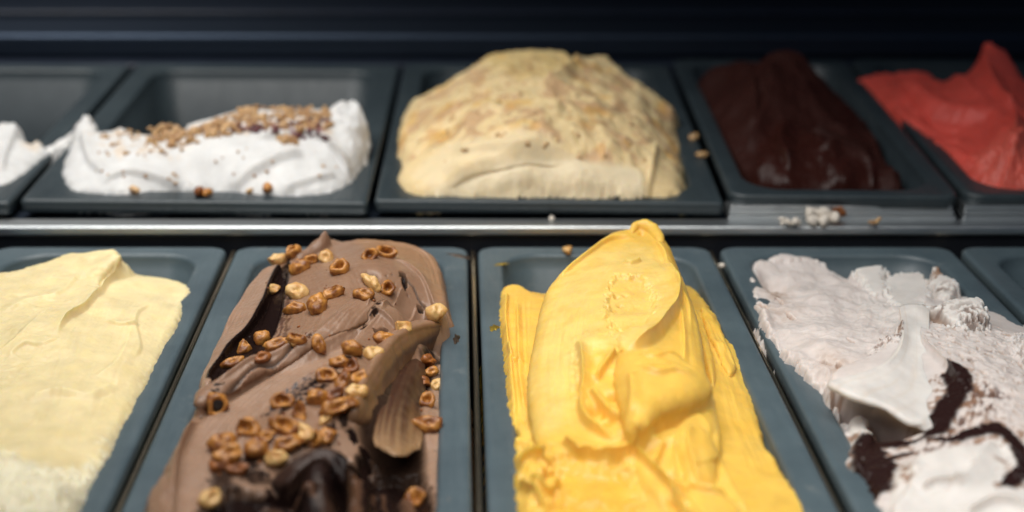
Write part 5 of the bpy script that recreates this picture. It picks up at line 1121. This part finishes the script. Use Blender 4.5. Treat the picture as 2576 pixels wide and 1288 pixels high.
crumb_heap('berry_bits', F_white, [(r.uniform(580, 700), r.uniform(318, 334), r.uniform(.0010, .0026)) for k in range(26)] + [(r.uniform(470, 540), r.uniform(325, 338), r.uniform(.0008, .002)) for k in range(7)] + [(r.uniform(690, 830), r.uniform(300, 352), r.uniform(.001, .0024)) for k in range(30)] + [(r.uniform(400, 460), r.uniform(338, 352), r.uniform(.001, .002)) for k in range(8)], plain_mat('dark_berry', (.10, .022, .026), .35, .4), 'dark red berry bits among the crumble on the white gelato', 7)
r = rngs(8)
sp = []
while len(sp) < 100:
    x, y = r.uniform(1010, 1710), r.uniform(170, 410)
    if (x - 1360) ** 2 / 340 ** 2 + (y - 330) ** 2 / 170 ** 2 < 1: sp.append((x, y, r.uniform(.0010, .0026)))
crumb_heap('brown_crumble', F_tan, sp, plain_mat('tan_crumb', (.60, .41, .22), .6, .25, 90), 'small brown biscuit crumbs pressed into the tan gelato heap', 6, -.45)
def crumb(name, px, py, h, pl, s, mat, label, cat='crumb', group=None, kind='lump', seed=1, flat=.8):
    r = rngs(seed); V, F = nut_mesh(kind, seed, 1.2, wob=.16)
    x, y = at(px, py, h, pl); o = mesh_obj(name, V * s * np.array([1, 1, flat]), F, mat)
    o.location = (x, y, pz(pl, y) + h); o.rotation_euler = (r.uniform(-.4, .4), r.uniform(-.4, .4), r.uniform(0, 6))
    return tag(o, label, cat, group)
g = 'loose nut crumbs in front of the white gelato'
crumb('nut_crumb', 339, 478, .004, BACK, .0068, M_crumb, 'loose nut crumb farthest left on the rim in front of the white gelato', group=g, seed=11)
crumb('nut_crumb', 501, 482, .003, BACK, .0100, M_nut_dark, 'largest loose nut crumb, toasted brown, at the front of the white gelato', group=g, seed=12)
crumb('nut_crumb', 522, 484, .003, BACK, .0075, M_nut, 'toasted nut crumb touching the largest loose one on its right', group=g, seed=17)
crumb('nut_crumb', 628, 481, .0035, BACK, .0055, M_crumb, 'small pale nut crumb second from the right below the white gelato', group=g, seed=13)
crumb('nut_crumb', 673, 472, .005, BACK, .0080, M_nut, 'nut crumb stuck to the lower front of the white gelato, rightmost of them', group=g, seed=14)
g = 'crumbs fallen beside the tan gelato'
crumb('biscuit_crumb', 1746, 345, .002, BACK, .0075, M_crumb, 'upper biscuit crumb in the gap between the tan and dark chocolate pans', group=g, seed=15)
crumb('biscuit_crumb', 1767, 390, .002, BACK, .0075, M_crumb, 'lower biscuit crumb in the gap between the tan and dark chocolate pans', group=g, seed=16)
crumb('nut_crumb', 1427, 629, .002, FRONT, .0068, M_nut_pale, 'single nut crumb behind the mango gelato pan', seed=18)
crumb('dried_drop', 1816, 668, .002, FRONT, .0050, M_crumb_white, 'pale dried drop between the mango and cream gelato pans', seed=19)
crumb('dried_drop', 1388, 549, -.0105, BACK, .0040, M_crumb_white, 'whitish speck on the steel rail in front of the tan gelato pan', seed=20)
g = 'spilled gelato bits on the steel rail'
def spill(px, py, w, mat, label, seed):
    r = rngs(seed); VV, FF, n = [], [], 0
    x, y = at(px, py, -.0085, BACK)
    for k in range(14):
        V, F = crumb_geo(r, w * r.uniform(.10, .26)); V = V + np.array([r.normal(0, .32) * w, r.normal(0, .2) * w, abs(r.normal(0, .16)) * w])
        VV.append(V); FF += [tuple(i + n for i in f) for f in F]; n += len(V)
    o = mesh_obj('spilled_bit', np.concatenate(VV), FF, mat); o.location = (x, y, pz(BACK, y) - .0085)
    return tag(o, label, 'spill', g)
spill(1990, 562, .010, M_crumb_white, 'leftmost whitish bit of spilled gelato on the steel rail', 31)
spill(2068, 552, .017, M_crumb_white, 'largest whitish crumbly lump of spilled gelato on the steel rail', 32)
spill(2110, 540, .010, M_nut_dark, 'brown bit leaning on the large spilled lump on the steel rail', 33)
spill(2195, 562, .006, M_crumb, 'small tan speck on the steel rail right of the spilled lumps', 34)

# thin dried smears on the rims
def smear(px, py, w, hgt, rot, mat, label, seed, pl=FRONT):
    r = rngs(seed); x, y = at(px, py, .0006, pl); n = 22; V = [(0, 0, .0007)]; F = []
    for ring_, (s, z) in enumerate(((.55, .0006), (1.0, 0.0))):
        for k in range(n):
            a = 2 * math.pi * k / n; q = s * (1 + .35 * math.sin(2 * a + seed) + .22 * math.sin(5 * a + 2 * seed) + r.uniform(-.12, .12))
            V.append((w * .5 * q * math.cos(a), hgt * .5 * q * math.sin(a), z))
    for k in range(n):
        F.append((0, 1 + k, 1 + (k + 1) % n)); F.append((1 + k, 1 + n + k, 1 + n + (k + 1) % n, 1 + (k + 1) % n))
    o = mesh_obj('smear', V, F, mat); o.location = (x, y, pz(pl, y) - .0001); o.rotation_euler = (math.atan(pl[1]), 0, rot)
    return tag(o, label, 'smear', 'dried smears on the pan rims')
M_sm_b = plain_mat('dried_chocolate', (.13, .095, .07), .5, .25, 300); M_sm_y = plain_mat('dried_mango', (.42, .30, .05), .5, .25, 300)
M_sm_g = plain_mat('dried_grey_film', (.085, .085, .078), .5, .25, 300)
smear(1158, 642, .016, .006, -.4, M_sm_b, 'faint brown smear on the rear right corner of the chocolate pan', 3)
smear(590, 892, .008, .016, .3, M_sm_g, 'faint grey stain on the left rim of the chocolate pan, upper one', 4)
smear(560, 935, .010, .014, .5, M_sm_g, 'faint grey stain on the left rim of the chocolate pan, lower one', 5)
smear(1148, 850, .004, .012, .1, M_sm_b, 'small brown fleck on the right rim of the chocolate pan', 6)
smear(1243, 822, .005, .010, .2, M_sm_y, 'yellow fleck on the left rim of the mango pan', 7)
smear(1262, 662, .008, .005, .4, M_sm_y, 'yellow trace on the rear left corner of the mango pan rim', 8)
